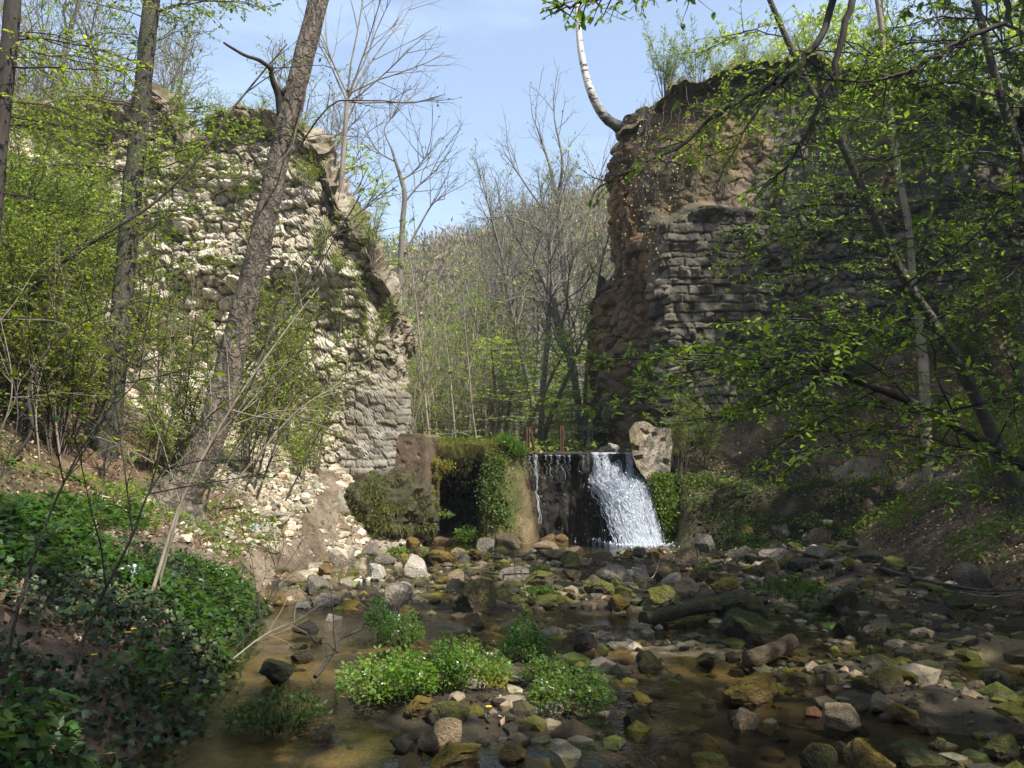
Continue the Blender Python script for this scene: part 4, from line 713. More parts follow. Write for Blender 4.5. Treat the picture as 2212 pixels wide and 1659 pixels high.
def spray(g, bag, pts, r0, r1, step, tl, per=5, zup=.0, sub=True, k=4, t0=.0, roll=.5):
    """a branch carrying twigs to both sides in one loose plane"""
    p = np.asarray(pts, float); seg = np.r_[0, np.cumsum(np.linalg.norm(np.diff(p, axis=0), axis=1))]; n = max(int(seg[-1] / .18), 4); p = resample(p, n) + rng.normal(0, .012, (n, 3)) * np.r_[0, np.ones(n - 1)][:, None]
    tube(g, p, np.linspace(r0, r1, n), k); t = nrm(np.gradient(p, axis=0)); m = max(int(seg[-1] / step), 2); sd = 1
    for j in range(m):
        f = (t0 + (1 - t0) * (j + random.random()) / m) * (n - 1); i = min(int(f), n - 2); q = lerp(p[i], p[i + 1], f - i); sd = -sd
        side = nrm(np.cross(t[i], [0, 0, 1]) * sd + rng.normal(0, roll, 3) * [1, 1, .6]); d = nrm(t[i] * .55 + side * .8 + [0, 0, zup]); L = tl * (1.1 - .55 * j / m) * random.uniform(.5, 1.25)
        w = twig_path(q, d, L, 4, .14, np.array([0, 0, -.03])); tube(g, w, np.linspace(min(r1, r0 * .4) + .002, .0018, 5), 3)
        u = np.clip(rng.choice([.3, .55, .8, 1.0], per) + rng.normal(0, .045, per), .05, 1) * 4; ql = np.stack([np.interp(u, np.arange(5), w[:, c]) for c in range(3)], -1); s2 = np.cross(nrm(w[-1] - w[0]), [0, 0, 1]); bag.add(ql, nrm(w[-1] - w[0])[None] * .7 + rng.choice([-1., 1.], per)[:, None] * s2 * .8)
        if sub and L > .25:
            for e in range(2):
                v = twig_path(w[1 + e], nrm(d + np.cross(d, [0, 0, 1]) * (1 if e else -1) * .9), L * .5, 3, .15, np.array([0, 0, -.03])); tube(g, v, np.linspace(.003, .0015, 4), 3)
                h2 = max(per // 2, 1); u = rng.uniform(.15, 1, h2) * 3; bag.add(np.stack([np.interp(u, np.arange(4), v[:, c]) for c in range(3)], -1), nrm(v[-1] - v[0])[None] * .7 + rnd(h2, .6))
def px_path(uvy, n=None): return resample([P(*q) for q in uvy], n or max(8, 4 * len(uvy)))
def to_ground(p, dx=0.0, dy=0.0, down=.25):
    """carry a trunk path from its first (lowest) point down to the soil"""
    q = p[0] + [dx, dy, 0]; z = float(height(q[0], q[1])) - down
    return np.vstack([[q[0], q[1], z], p]) if z < p[0][2] else p

# ------------------------------------------------------------------ the named trees in front
SPRING = (.15, .215, .022); FRESH = (.195, .265, .028); MID = (.085, .135, .022); COOL = (.11, .17, .05)
tr = px_path([(372, 1085, 11), (425, 1010, 11), (470, 890, 11), (512, 720, 11), (545, 590, 11), (575, 470, 11), (600, 350, 11), (634, 210, 11), (668, 80, 11), (692, -20, 11), (716, -160, 11), (735, -420, 11.1), (760, -800, 11.3)], 110)
tr = to_ground(tr); wv = np.interp(np.linspace(0, 1, len(tr)), [0, .035, .07, .15, .3, .5, .75, 1], [136, 102, 79, 63, 51, 47, 43, 19]); root = thing('leaning_tree', tr[0], 'thick leaning tree with flaky grey bark and a dark broken side branch', 'tree')
g = G(); tube(g, resample(tr, 330), np.interp(np.linspace(0, 1, 330), np.linspace(0, 1, len(tr)), wv) / FPX * 11 / 2, 34, rough=.055, fr=8)
for a, l_ in ((2.6, .8), (4.0, .7), (5.4, .9), (.6, .8)):
    q = tr[3]; e = np.array([q[0] + math.cos(a) * l_, q[1] + math.sin(a) * l_, 0]); e[2] = height(e[0], e[1]) - .05; md = (q + e) / 2 + [0, 0, -.12]; tube(g, resample([q, md, e], 10), np.linspace(.17, .04, 10), 9, rough=.1)
part('trunk', g, M['bark_big'], root)
g = G(); tube(g, px_path([(608, 250, 10.95), (602, 205, 10.9), (590, 175, 10.8), (583, 142, 10.7)], 18), np.linspace(.055, .035, 18), 8, rough=.2)
tube(g, px_path([(583, 146, 10.7), (560, 130, 10.6), (530, 120, 10.5), (500, 103, 10.4), (483, 92, 10.3)], 16), np.linspace(.03, .012, 16), 6, rough=.15); tube(g, px_path([(603, 205, 10.9), (622, 188, 10.9), (640, 165, 11)], 8), np.linspace(.04, .03, 8), 6)
part('broken_branch', g, M['bark_dark'], root)
g = G(); b = LeafBag()
for pth, r in (([(640, 330, 10.9), (700, 238, 10.6), (780, 215, 10.4), (870, 222, 10.3), (960, 205, 10.3)], .016), ([(660, 200, 10.9), (620, 330, 10.6), (540, 380, 10.3), (440, 440, 10.2)], .013), ([(690, -60, 11), (800, -140, 10.6), (930, -220, 10.4)], .03), ([(700, -150, 11), (560, -330, 10.8), (430, -520, 10.5)], .05), ([(720, -380, 11), (860, -600, 10.8), (960, -800, 10.6)], .05)):
    spray(g, b, px_path(pth), r, .005, .3, .7, 2)
part('crown_twigs', g, M['twig'], root); g = G(); b.emit(g, .05, MID); part('crown', g, M['leaf'], root)

def pole_tree(name, label, uvy, w, Y, bk, sprays, leaf, c, k=14, rough=.06, per=8, step=.16, tl=.6, group=None, tmpl=DIAM):
    t = px_path(uvy, 60) if name == 'wall_tree' else to_ground(px_path(uvy, 60)); root = thing(name, t[0], label, 'tree', group); g = G(); n = 160
    tube(g, resample(t, n), np.interp(np.linspace(0, 1, n), np.linspace(0, 1, len(w)), w) / FPX * Y / 2, k, rough=rough, fr=12); part('trunk', g, M[bk], root)
    g = G(); b = LeafBag()
    for pth, r in sprays: spray(g, b, px_path(pth), r, .004, step, tl, per)
    part('branches', g, M['twig'] if bk != 'bark_dark' else M['bark_dark'], root); g = G(); b.emit(g, leaf, c, tmpl); part('crown', g, M['leaf'], root); return root
def fan(u, v, y, du, dv, n, sp, dy=.8, r=.014):
    out = []
    for k in range(n):
        f = random.uniform(.6, 1.2); s = random.choice((-1, 1)) if du == 0 else (1 if du > 0 else -1); a = abs(du) * f + random.uniform(0, sp) * .4; vv = v + random.uniform(-sp, sp)
        y2 = y + random.uniform(-dy, dy); out.append(([(u, vv, y), (u + s * a * .45, vv + dv * f * .5 - 12, (y + y2) / 2), (u + s * a, vv + dv * f + random.uniform(-25, 25), y2)], r * f))
    return out
pole_tree('slender_tree', 'straight slender grey-brown tree with moss streaks, second trunk left of the leaning tree', [(222, 985, 11.5), (240, 850, 11.5), (255, 740, 11.5), (270, 590, 11.5), (285, 420, 11.5), (302, 270, 11.5), (316, 110, 11.5), (328, -10, 11.5), (338, -160, 11.5), (350, -500, 11.6)], [62, 54, 46, 42, 40, 37, 36, 36, 34, 20], 11.5, 'bark_grey',
          fan(300, 300, 11.5, 230, -40, 8, 160) + fan(285, 380, 11.5, -210, -10, 7, 180) + fan(270, 560, 11.5, 200, -30, 4, 100) + fan(318, 60, 11.5, 220, -30, 4, 70) + fan(318, 60, 11.5, -200, -40, 3, 90) + fan(330, -120, 11.5, 260, 40, 3, 90) + fan(330, -120, 11.5, -260, 60, 3, 90), .05, (.155, .22, .035), per=12, step=.11)
pole_tree('dark_tree', 'dark trunk cut by the frame edge beside the overgrown bank', [(-70, 1000, 9), (-45, 700, 9), (-18, 460, 9), (0, 280, 9), (14, 150, 9), (25, 40, 9), (32, -120, 9), (40, -400, 9)], [60, 46, 42, 38, 36, 34, 32, 24], 9, 'bark_dark',
          fan(5, 260, 9, 260, 70, 6, 200, r=.012) + fan(25, 60, 9, 250, 30, 4, 90, r=.012) + fan(30, -150, 9, 300, 110, 4, 80), .05, FRESH)
pole_tree('wall_tree', 'slim pale tree with a wide bare crown, rooted on top of the pale ruin', [(728, 520, 18.6), (737, 400, 18.6), (744, 300, 18.6), (750, 215, 18.6)], [15, 13, 12, 11, 10], 17.6, 'bark_pale', [], .05, MID, 8, .04)
root = bpy.data.objects['wall_tree']; g = G(); b = LeafBag(); S = dict(nc=(7, 5, 3), lr=(.42, .5, .6), ang=(20, 45), wob=.09, up=.015, leaf_lvl=3, lpt=0, t0=.3, tip=.35)
for e, y in (((760, -150), 18.6), ((735, -60), 19.2), ((800, -30), 18.0), ((860, 20), 18.8), ((920, 90), 18.2), ((960, 150), 18.6), ((690, 60), 18.4), ((900, -60), 19.0), ((640, 40), 18.8), ((950, 220), 18.3)):
    a = P(750, 215 + random.uniform(-30, 10), 18.6); q = P(*e, y); L = np.linalg.norm(q - a); grow(g, b, a, nrm(q - a) + [0, 0, -.05], .022, L * 1.05, 1, 3, S)
part('crown', g, M['bark_pale'], root)

# birch curving out of the top of the dark ruin
t = px_path([(1352, 285, 19.5), (1335, 273, 19.3), (1312, 258, 19.2), (1292, 232, 19.1), (1275, 195, 19), (1264, 158, 19), (1255, 112, 19), (1250, 70, 19), (1247, 25, 19), (1246, -30, 19), (1242, -150, 19), (1250, -360, 19)], 140)
root = thing('birch', t[0], 'curved white birch leaning out from the top of the dark ruin into the sky', 'birch'); g = G(); n = len(t); w = np.interp(np.linspace(0, 1, n), [0, .07, .14, .3, .6, 1], [48, 31, 24, 20, 14, 7]) / FPX * 19 / 2
tube(g, t, w, 12, rough=.05, fr=6); cc = np.repeat(lerp(.10, 1.0, ss(.12, .42, np.linspace(0, 1, n) + .05 * vnoise(np.arange(n) * .6, 0, 0))), 12); g.c = [np.stack([cc, cc * .97, cc * .93], -1)]; part('trunk', g, M['birch'], root)
g = G(); b = LeafBag()
for pth in ([(1246, -60, 19), (1300, -110, 18.6), (1380, -60, 18.4), (1400, 10, 18.3)], [(1244, -100, 19), (1180, -130, 18.7), (1130, -70, 18.5)], [(1248, 30, 19), (1262, 10, 18.8), (1285, -20, 18.7)]): spray(g, b, px_path(pth), .02, .004, .25, .7, 3)
part('branches', g, M['twig'], root); g = G(); b.emit(g, .07, MID); part('crown', g, M['leaf'], root)
# trees of the right bank whose branches hang over the stream
def bank_tree(label, trunk, w, Y, bk, limbs, leaf, c, per=10, step=.11, tl=.65, var=.35, extra=9):
    t = to_ground(px_path(trunk, 50)); root = thing('bank_tree', t[0], label, 'tree'); g = G(); n = 110
    tube(g, resample(t, n), np.interp(np.linspace(0, 1, n), np.linspace(0, 1, len(w)), w) / FPX * Y / 2, 12, rough=.07, fr=14); part('trunk', g, M[bk], root)
    g = G(); b = LeafBag()
    tu = np.array(trunk, float)
    for k in range(extra):
        f = random.uniform(.15, .95) * (len(tu) - 1); i = min(int(f), len(tu) - 2); a = lerp(tu[i], tu[i + 1], f - i); sd = random.choice((-1, -1, 1)); du = sd * random.uniform(150, 420) * 10 / Y; dv = random.uniform(-90, 110); y2 = a[2] - random.uniform(.2, 1.6)
        limbs = limbs + [([tuple(a), (a[0] + du * .5, a[1] + dv * .5 - 25, (a[2] + y2) / 2), (a[0] + du, a[1] + dv, y2)], .013, .1)]
    for pth, r, t0 in limbs: spray(g, b, px_path(pth), r, .005, step, tl, per, t0=t0)
    part('branches', g, M['bark_dark'], root); g = G(); b.emit(g, leaf, c, OVATE, var=var); part('crown', g, M['leaf'], root); return root
bank_tree('leaning pale-barked young tree in front of the coursed stone of the dark ruin', [(2190, 1060, 11.5), (2130, 905, 11.4), (2085, 815, 11.3), (2030, 720, 11.2), (1965, 620, 11.1), (1915, 530, 11), (1875, 440, 11), (1848, 375, 11), (1795, 265, 11), (1742, 175, 11), (1690, 62, 11), (1640, -60, 11), (1600, -200, 11)], [34, 28, 25, 22, 19, 17, 15, 12, 8], 11, 'bark_grey',
          [([(1935, 560, 11), (1830, 560, 10.4), (1700, 590, 10), (1580, 600, 9.8)], .016, .1), ([(1880, 450, 11), (1780, 440, 10.5), (1660, 470, 10.2), (1560, 520, 10)], .015, .1), ([(1960, 610, 11), (2060, 560, 10.5), (2160, 540, 10)], .015, .1), ([(1850, 380, 11), (1950, 330, 10.5), (2060, 330, 10.2)], .014, .1),
           ([(1745, 180, 11), (1660, 200, 10.6), (1560, 260, 10.4), (1480, 330, 10.3)], .012, .1), ([(1700, 80, 11), (1610, 70, 10.6), (1500, 120, 10.4)], .012, .1), ([(1800, 275, 11), (1720, 330, 10.4), (1620, 400, 10.1)], .012, .1), ([(2000, 690, 11.2), (1900, 690, 10.6), (1780, 660, 10.2), (1650, 690, 10)], .014, .1), ([(1760, 200, 11), (1860, 150, 10.6), (1960, 160, 10.2)], .012, .1)], .05, (.145, .215, .03))
bank_tree('low arching dark branch tree reaching from the frame edge over the right bank', [(2560, 1190, 8.4), (2420, 1090, 8.2), (2300, 1035, 8), (2205, 1000, 7.9), (2070, 922, 7.8), (1990, 880, 7.7), (1930, 852, 7.6), (1860, 826, 7.5), (1815, 800, 7.5), (1760, 768, 7.4), (1700, 762, 7.3)], [44, 38, 33, 28, 24, 20, 17, 14, 11, 8, 6], 7.9, 'bark_dark',
          [([(1760, 768, 7.4), (1640, 778, 7.2), (1500, 776, 7.0), (1380, 772, 6.9), (1295, 772, 6.8)], .009, .0), ([(1700, 765, 7.3), (1600, 800, 7.1), (1480, 830, 7), (1370, 852, 6.9), (1300, 870, 6.8)], .008, .1), ([(1830, 805, 7.5), (1720, 850, 7.2), (1600, 890, 7), (1490, 905, 6.9)], .010, .1), ([(1900, 840, 7.6), (1800, 900, 7.3), (1700, 960, 7.1), (1620, 1020, 7)], .012, .05),
           ([(1805, 795, 7.5), (1850, 740, 7.3), (1990, 600, 7.2), (2080, 530, 7.2), (2140, 470, 7.2), (2250, 390, 7.2)], .018, .05), ([(1850, 740, 7.3), (1780, 700, 7.0), (1680, 690, 6.8), (1560, 720, 6.7)], .010, .1), ([(2080, 925, 7.8), (2030, 830, 7.5), (2010, 740, 7.3), (1940, 690, 7.1)], .012, .1), ([(1980, 880, 7.7), (1900, 800, 7.2), (1800, 750, 7.0), (1700, 720, 6.9)], .010, .1),
           ([(2200, 1000, 7.9), (2130, 1060, 7.3), (2150, 1040, 7.0)], .008, .3), ([(2150, 960, 7.8), (2200, 850, 7.4), (2180, 760, 7.2)], .010, .1)], .052, (.115, .185, .026))
bank_tree('thin sunlit grey stem standing straight before the shaded ruin', [(1995, 790, 15), (1985, 700, 15), (1972, 600, 15), (1962, 480, 15), (1942, 380, 15), (1925, 250, 15), (1912, 130, 15), (1900, 30, 15), (1885, -60, 15)], [22, 18, 15, 14, 13, 12, 12, 10], 15, 'bark_pale',
          [([(1965, 500, 15), (1860, 470, 14.5), (1770, 480, 14.2)], .02, .1), ([(1930, 290, 15), (2010, 230, 14.6), (2090, 210, 14.3)], .02, .1), ([(1912, 130, 15), (1830, 90, 14.6), (1750, 100, 14.4)], .02, .1), ([(1975, 610, 15), (2060, 590, 14.5), (2150, 600, 14.2)], .02, .1), ([(1945, 390, 15), (2040, 400, 14.5), (2130, 430, 14.2)], .02, .1), ([(1940, 370, 15), (1850, 330, 14.4), (1760, 340, 14.2)], .02, .1)], .06, (.14, .21, .03), per=7, step=.15)
bank_tree('slanting mossy stem near the frame edge on the shaded right slope', [(2330, 700, 10), (2290, 560, 10), (2230, 400, 10), (2195, 310, 10), (2165, 220, 10), (2140, 130, 10), (2120, 50, 10), (2100, -20, 10), (2070, -150, 10)], [30, 26, 22, 20, 18, 17, 16, 12], 10, 'bark_grey',
          [([(2200, 330, 10), (2100, 330, 9.6), (2000, 370, 9.4), (1920, 420, 9.3)], .014, .1), ([(2160, 210, 10), (2060, 180, 9.6), (1950, 200, 9.4), (1850, 240, 9.3)], .014, .1), ([(2120, 40, 10), (2020, 40, 9.6), (1920, 60, 9.4)], .013, .1), ([(2240, 420, 10), (2150, 450, 9.6), (2050, 510, 9.4)], .013, .1), ([(2270, 520, 10), (2170, 600, 9.5), (2080, 680, 9.3)], .013, .1), ([(2140, 120, 10), (2230, 90, 9.6), (2300, 60, 9.4)], .013, .1)], .049, (.135, .205, .03))
# overhanging tree: stands beyond the frame on the bank, its limbs come down in front of the ruin
g = G(); b = LeafBag(); base = np.array([6.9, 5.6, float(height(6.9, 5.6)) - .2]); root = thing('overhanging_tree', base, 'dark drooping limbs crossing the shaded ruin high in the view, from a tree outside it', 'tree')
tt_ = resample([base, base + [-.1, .1, 2.5], base + [-.5, .3, 5.5], base + [-.9, .5, 9], base + [-1.1, .8, 12]], 60); tube(g, tt_, np.linspace(.19, .07, 60), 14, rough=.06, fr=10); part('trunk', g, M['bark_grey'], root); g = G()
fork = tt_[24]
L1 = np.vstack([fork, P(2050, -330, 6.6), P(1870, -60, 7), P(1835, 20, 7), P(1800, 150, 7), P(1770, 220, 7), P(1735, 300, 7), P(1690, 370, 7), P(1640, 415, 7)])
L2 = np.vstack([fork + [0, 0, .4], P(2000, -420, 6.8), P(1820, -50, 7.2), P(1765, 90, 7.2), P(1705, 165, 7.2), P(1660, 182, 7.2), P(1560, 238, 7.1), P(1480, 305, 7.0), P(1380, 362, 6.9), P(1300, 402, 6.9)])
L3 = np.vstack([P(1690, 175, 7.2), P(1640, 235, 7.1), P(1590, 320, 7.0), P(1545, 410, 6.9)])
L4 = np.vstack([fork + [0, 0, .8], P(1900, -560, 6.4), P(1600, -160, 6.1), P(1480, -70, 6), P(1360, -20, 6), P(1240, 5, 6), P(1195, 18, 6)])
L5 = np.vstack([tt_[18], P(2260, -60, 6.6), P(2170, 45, 6.8), P(2060, 95, 6.8), P(1960, 150, 6.8), P(1850, 175, 6.8), P(1730, 165, 6.8)])
for L_, r0, st, per, tl in ((L1, .045, .2, 4, .5), (L2, .042, .2, 4, .5), (L3, .010, .2, 3, .45), (L4, .03, .16, 4, .38), (L5, .03, .2, 5, .55)): spray(g, b, L_, r0, .006, st, tl, per, k=7, t0=.42)
part('limbs', g, M['bark_dark'], root); g = G(); b.emit(g, .052, (.105, .17, .024), OVATE, droop=.4); part('crown', g, M['leaf'], root)

# ------------------------------------------------------------------ copied kinds: shade trees, woodland, saplings, shrubs
def make_tree(name, H, r, leaf, c, S, mx, bk, label, group, lean=.04, crown0=.3, tmpl=DIAM, cat='tree', nt=24):
    root = thing(name, (0, 0, 0), label, cat, group); g = G(); b = LeafBag(); t = twig_path((0, 0, -.3), (random.uniform(-lean, lean), random.uniform(-lean, lean), 1), H + .3, nt, .035, np.zeros(3)); tube(g, t, np.interp(np.linspace(0, 1, nt + 1), [0, .06, .5, 1], [1.35 * r, r, .7 * r, .12 * r]), 7)
    n = S['nb']; ph = random.uniform(0, 6)
    for k in range(n):
        f = crown0 + (1 - crown0) * (k + random.random() * .8) / n; i = min(int(f * nt), nt - 1); q = lerp(t[i], t[i + 1], f * nt - i); ph += 2.4 + random.uniform(-.4, .4); ang = R(lerp(S.get('a0', 75), S.get('a1', 30), (f - crown0) / (1 - crown0))); d = np.array([math.cos(ph) * math.sin(ang), math.sin(ph) * math.sin(ang), math.cos(ang)])
        L = S['bl'] * H * lerp(1, .35, ((f - crown0) / (1 - crown0)) ** 1.2) * random.uniform(.65, 1.2); grow(g, b, q, d, r * lerp(.38, .16, f), L, 1, mx, S)
    part('trunk', g, M[bk], root)
    if b.p and leaf: g = G(); b.emit(g, leaf, c, tmpl, var=.3); part('crown', g, M['leaf'], root)
    return root
def place(protos, spots, labels=None):
    """spots: (x, y, spin, width scale, height scale, label, group)"""
    used = set()
    for i, (x, y, rz, s, sz, lab, grp) in enumerate(spots):
        p = protos[i % len(protos)]; z = float(height(x, y)) - .05
        if i < len(protos): p.location = (x, y, z); p.rotation_euler = (0, 0, rz); p.scale = (s, s, sz); p['label'] = lab; p['group'] = grp
        else: copy_tree(p, (x, y, z), rz, (s, sz), lab, grp)
SH = [make_tree('shade_tree', 11, .16, .15, (.07, .115, .02), dict(nb=26, nc=(0, 5, 4), lr=(0, .5, .5), bl=.34, lpt=9, leaf_lvl=2, rmin=.004, up=.03), 3, 'bark_grey', 'x', 'x', crown0=.32) for k in range(2)]
SHADE = [(4.6, -1.9), (1.5, -3.6), (10.0, 16.6), (2.2, -1.6), (.2, -2.4), (-1.8, -2.2), (9.0, -.2), (7.4, -3.4), (11.6, 1.6), (11.5, -.8), (14.0, 1.5), (14.2, 6.6), (14.6, 10.2), (10.6, 15.4), (13.4, 16.6), (-7.5, -2.5), (-9.5, 2.5), (-1.0, -6.5), (-12, 6.0), (-5, -6), (3.0, -7.5), (-14, 9.5), (12.2, 9.6), (5.2, -3.4), (16.5, 5.0), (12.6, 13.2), (16.0, 14.2), (9.4, -4.6)]  # unseen trees added around the camera to shade the stream and block skylight
place(SH, [(x, y, random.uniform(0, 6), random.uniform(.9, 1.15), random.uniform(.95, 1.2), 'unseen leafy tree outside the view, added to shade the stream', 'shade trees added outside the view') for x, y in SHADE])

BARE = [make_tree('bare_tree', 12, .13, .085, (.15, .19, .055), dict(nb=22, nc=(0, 6, 4), lr=(0, .5, .55), bl=.32, lpt=k, leaf_lvl=3, a0=48, a1=18, wob=.13, up=.05, rmin=.0), 3, 'bark_far', 'x', 'x', crown0=.35, lean=.08) for k in (0, 1, 1, 2)]
LEAFY = [make_tree('beech', 12, .13, .11, c, dict(nb=26, nc=(0, 6, 3), lr=(0, .5, .5), bl=.30, lpt=7, leaf_lvl=2, a0=82, a1=30, up=.0, flat=True, rmin=.0035), 3, 'bark_far', 'x', 'x', crown0=.22, lean=.07) for c in ((.22, .31, .05), (.26, .34, .06), (.21, .29, .06))]
TOPV = lambda u: np.interp(u, [600, 745, 790, 870, 920, 960, 1000, 1050, 1085, 1130, 1180, 1220, 1290, 1330, 1400], [-600, -100, 240, 290, 330, 450, 540, 490, 380, 330, 260, 300, 330, 200, -600])
def spots(n, xr, yr, hr, label, group, H0, ok=None, jw=(.8, 1.15)):
    out = []; tries = 0
    while len(out) < n and tries < 4000:
        tries += 1; y = random.uniform(*yr); u = random.uniform(*xr); x = (u - 1106) / FPX * y; z = float(height(x, y)); H = random.uniform(*hr); vmax = float(TOPV(u)); lim = P(u, vmax, y)[2] - z
        if lim < 2.5 or (ok and not ok(x, y, u)): continue
        H = min(H, lim * random.uniform(.8, 1.0))
        if any((x - a[0]) ** 2 + (y - a[1]) ** 2 < .45 for a in out): continue
        out.append((x, y, random.uniform(0, 6.28), (.5 + .5 * H / H0) * random.uniform(*jw) * .95, H / H0, label, group))
    return out
place(BARE, spots(19, (1010, 1325), (24, 50), (9, 17), 'slim grey budding tree in the wood seen through the gap', 'budding trees beyond the gap', 12))
POLE = [make_tree('pole_tree', 13, .11, .10, (.20, .28, .05), dict(nb=14, nc=(0, 5, 3), lr=(0, .5, .55), bl=.22, lpt=k, leaf_lvl=2, a0=50, a1=20, wob=.12, up=.05, rmin=.0), 3, 'bark_far', 'x', 'x', crown0=.5, lean=.07) for k in (1, 1, 3)]
place(POLE, spots(22, (1000, 1300), (23, 48), (7, 11), 'tall slim straight trunk in the green wood beyond the weir', 'slim straight trunks beyond the weir', 13))
LEAFY2 = [copy_tree(p, (0, 0, 0), 0, (1, 1)) for p in LEAFY] ; LEAFY3 = [copy_tree(p, (0, 0, 0), 0, (1, 1)) for p in LEAFY]
place(LEAFY, spots(72, (860, 1330), (21.5, 54), (2.0, 4.8), 'young beech in fresh green leaf in the wood beyond the gap', 'young beeches beyond the gap', 12))
BARE2 = [copy_tree(p, (0, 0, 0), 0, (1, 1)) for p in BARE[1:]]
place(BARE2, spots(24, (-60, 720), (22.5, 36), (6, 12), 'thin pale half-bare tree behind the top of the pale ruin', 'thin trees behind the pale ruin', 12))
place(LEAFY2, spots(12, (-60, 780), (22, 34), (4, 9), 'light green young tree behind the top of the pale ruin', 'green trees behind the pale ruin', 12))
BARE3 = [copy_tree(p, (0, 0, 0), 0, (1, 1)) for p in BARE[2:]]
place(BARE3, spots(12, (1500, 2250), (23, 36), (8, 13), 'thin grey tree behind the top of the dark ruin', 'thin trees behind the dark ruin', 12))
place(LEAFY3, spots(20, (1540, 2280), (22.5, 34), (6, 11), 'green leafy tree behind the top of the dark ruin', 'leafy trees behind the dark ruin', 12))
# two tall grey trees that stand out in the gap, and a crooked one
def gap_tree(label, uvy, w, Y, limbs):
    t = to_ground(px_path(uvy, 50)); root = thing('grey_tree', t[0], label, 'tree'); g = G(); b = LeafBag(); tube(g, resample(t, 80), np.interp(np.linspace(0, 1, 80), np.linspace(0, 1, len(w)), w) / FPX * Y / 2, 8, rough=.05)
    S = dict(nc=(6, 5, 4), lr=(.45, .5, .5), ang=(22, 48), wob=.1, up=.05, leaf_lvl=3, lpt=1, t0=.25, tip=.3)
    for pth, r in limbs:
        q = px_path(pth, 14); tube(g, q, np.linspace(r, .012, 14), 5)
        for k in range(8):
            i = random.randrange(4, 14); d = nrm(q[min(i + 1, 13)] - q[i - 1]); grow(g, b, q[i], nrm(d + rng.normal(0, .5, 3) + [0, 0, .25]), .014, random.uniform(.8, 1.8), 2, 3, S)
    part('trunk', g, M['bark_far'], root); g = G(); b.emit(g, .07, (.12, .15, .04)); part('crown', g, M['leaf'], root)
gap_tree('tall grey forked tree, the tallest in the gap, with a bare crown', [(1272, 955, 27), (1258, 880, 27), (1246, 760, 27), (1232, 650, 27), (1216, 560, 27), (1208, 470, 27), (1203, 410, 27)], [30, 26, 24, 21, 17, 13, 9], 27,
         [([(1203, 420, 27), (1185, 350, 27), (1165, 290, 27), (1150, 250, 27)], .06), ([(1205, 430, 27), (1215, 350, 26.5), (1200, 270, 26.5), (1196, 240, 26.5)], .06), ([(1216, 560, 27), (1170, 500, 26.5), (1110, 470, 26), (1060, 470, 26)], .05), ([(1225, 610, 27), (1262, 500, 27), (1290, 400, 27), (1310, 340, 27)], .055), ([(1210, 500, 27), (1150, 420, 27), (1110, 360, 27), (1090, 330, 27)], .045)])
gap_tree('grey tree bending away near the ground beside the tallest forked one', [(1262, 960, 25), (1254, 880, 25), (1236, 790, 25), (1210, 720, 25), (1192, 660, 25), (1176, 610, 25), (1150, 570, 25)], [26, 23, 20, 17, 13, 10, 7], 25,
         [([(1176, 612, 25), (1130, 590, 25), (1080, 620, 25)], .04), ([(1192, 660, 25), (1130, 640, 24.6), (1080, 655, 24.4), (1060, 640, 24.4)], .04), ([(1150, 570, 25), (1120, 520, 25), (1100, 470, 25)], .04), ([(1236, 790, 25), (1200, 760, 24.6), (1170, 700, 24.4)], .03)])
gap_tree('dark crooked tree with a kinked bare stem behind the edge of the pale ruin', [(862, 640, 24), (866, 560, 24), (870, 480, 24), (874, 420, 24), (866, 385, 24), (855, 350, 24), (845, 318, 24)], [14, 13, 12, 11, 9, 7, 5], 24,
         [([(872, 440, 24), (905, 400, 24), (940, 370, 24)], .035), ([(866, 390, 24), (895, 370, 24), (925, 330, 24)], .03), ([(868, 560, 24), (900, 500, 24), (935, 440, 24), (960, 430, 24)], .04), ([(845, 320, 24), (830, 280, 24), (850, 250, 24)], .025), ([(855, 350, 24), (820, 330, 24), (800, 300, 24)], .025)])
# saplings at the rubble slope beyond the weir: many thin stems with a haze of pale leaves
SAP = [make_tree('sapling', 4.5, .022, .07, c, dict(nb=16, nc=(0, 3, 2), lr=(0, .5, .5), bl=.22, lpt=3, leaf_lvl=2, a0=50, a1=25, up=.05, rmin=.0), 2, 'bark_pale', 'x', 'x', crown0=.2, lean=.16, nt=14) for c in ((.17, .22, .055), (.14, .20, .04), (.19, .22, .07))]
place(SAP, spots(44, (872, 1075), (19.6, 27), (3, 6.5), 'thin pale-leaved sapling beyond the weir beside the pale ruin', 'saplings beyond the weir', 4.5))

# far wooded hillside, beyond counting
g = G(); bgn = 3600; y = rng.uniform(50, 112, bgn); u = rng.uniform(560, 1700, bgn); x = (u - 1106) / FPX * y; z = height(x, y); k = z < 40; x, y, z = x[k], y[k], z[k]; n = len(x)
for i in range(n):
    Ht = random.uniform(2.6, 6.2); m = 64; wd = random.uniform(.5, 1.15); q = np.array([x[i], y[i], z[i]]) + np.stack([rng.normal(0, wd, m), rng.normal(0, wd, m), Ht * (.3 + .75 * rng.beta(1.5, 1.6, m))], -1); grn = random.random() < (.27 + .5 * ss(66, 50, y[i]))
    c = tint(m, (.13, .165, .055) if grn else random.choice(((.235, .165, .11), (.215, .16, .11), (.20, .165, .095))), .25, .1); leaves(g, q, rnd(m, .5) + [0, 0, 1.0], rnd(m), rng.uniform(.3, .8, m) * (.6 if grn else 1), NARROW if not grn else DIAM, c)
    tube(g, [(x[i], y[i], z[i] - .2), (x[i] + random.uniform(-.3, .3), y[i], z[i] + Ht * .8)], [.09, .03], 3, C=(.2, .165, .14))
stuff(put('forest', g.mesh('forest', smooth=False), M['dry']), 'far hillside wood of reddish bare and pale green trees', 'forest')

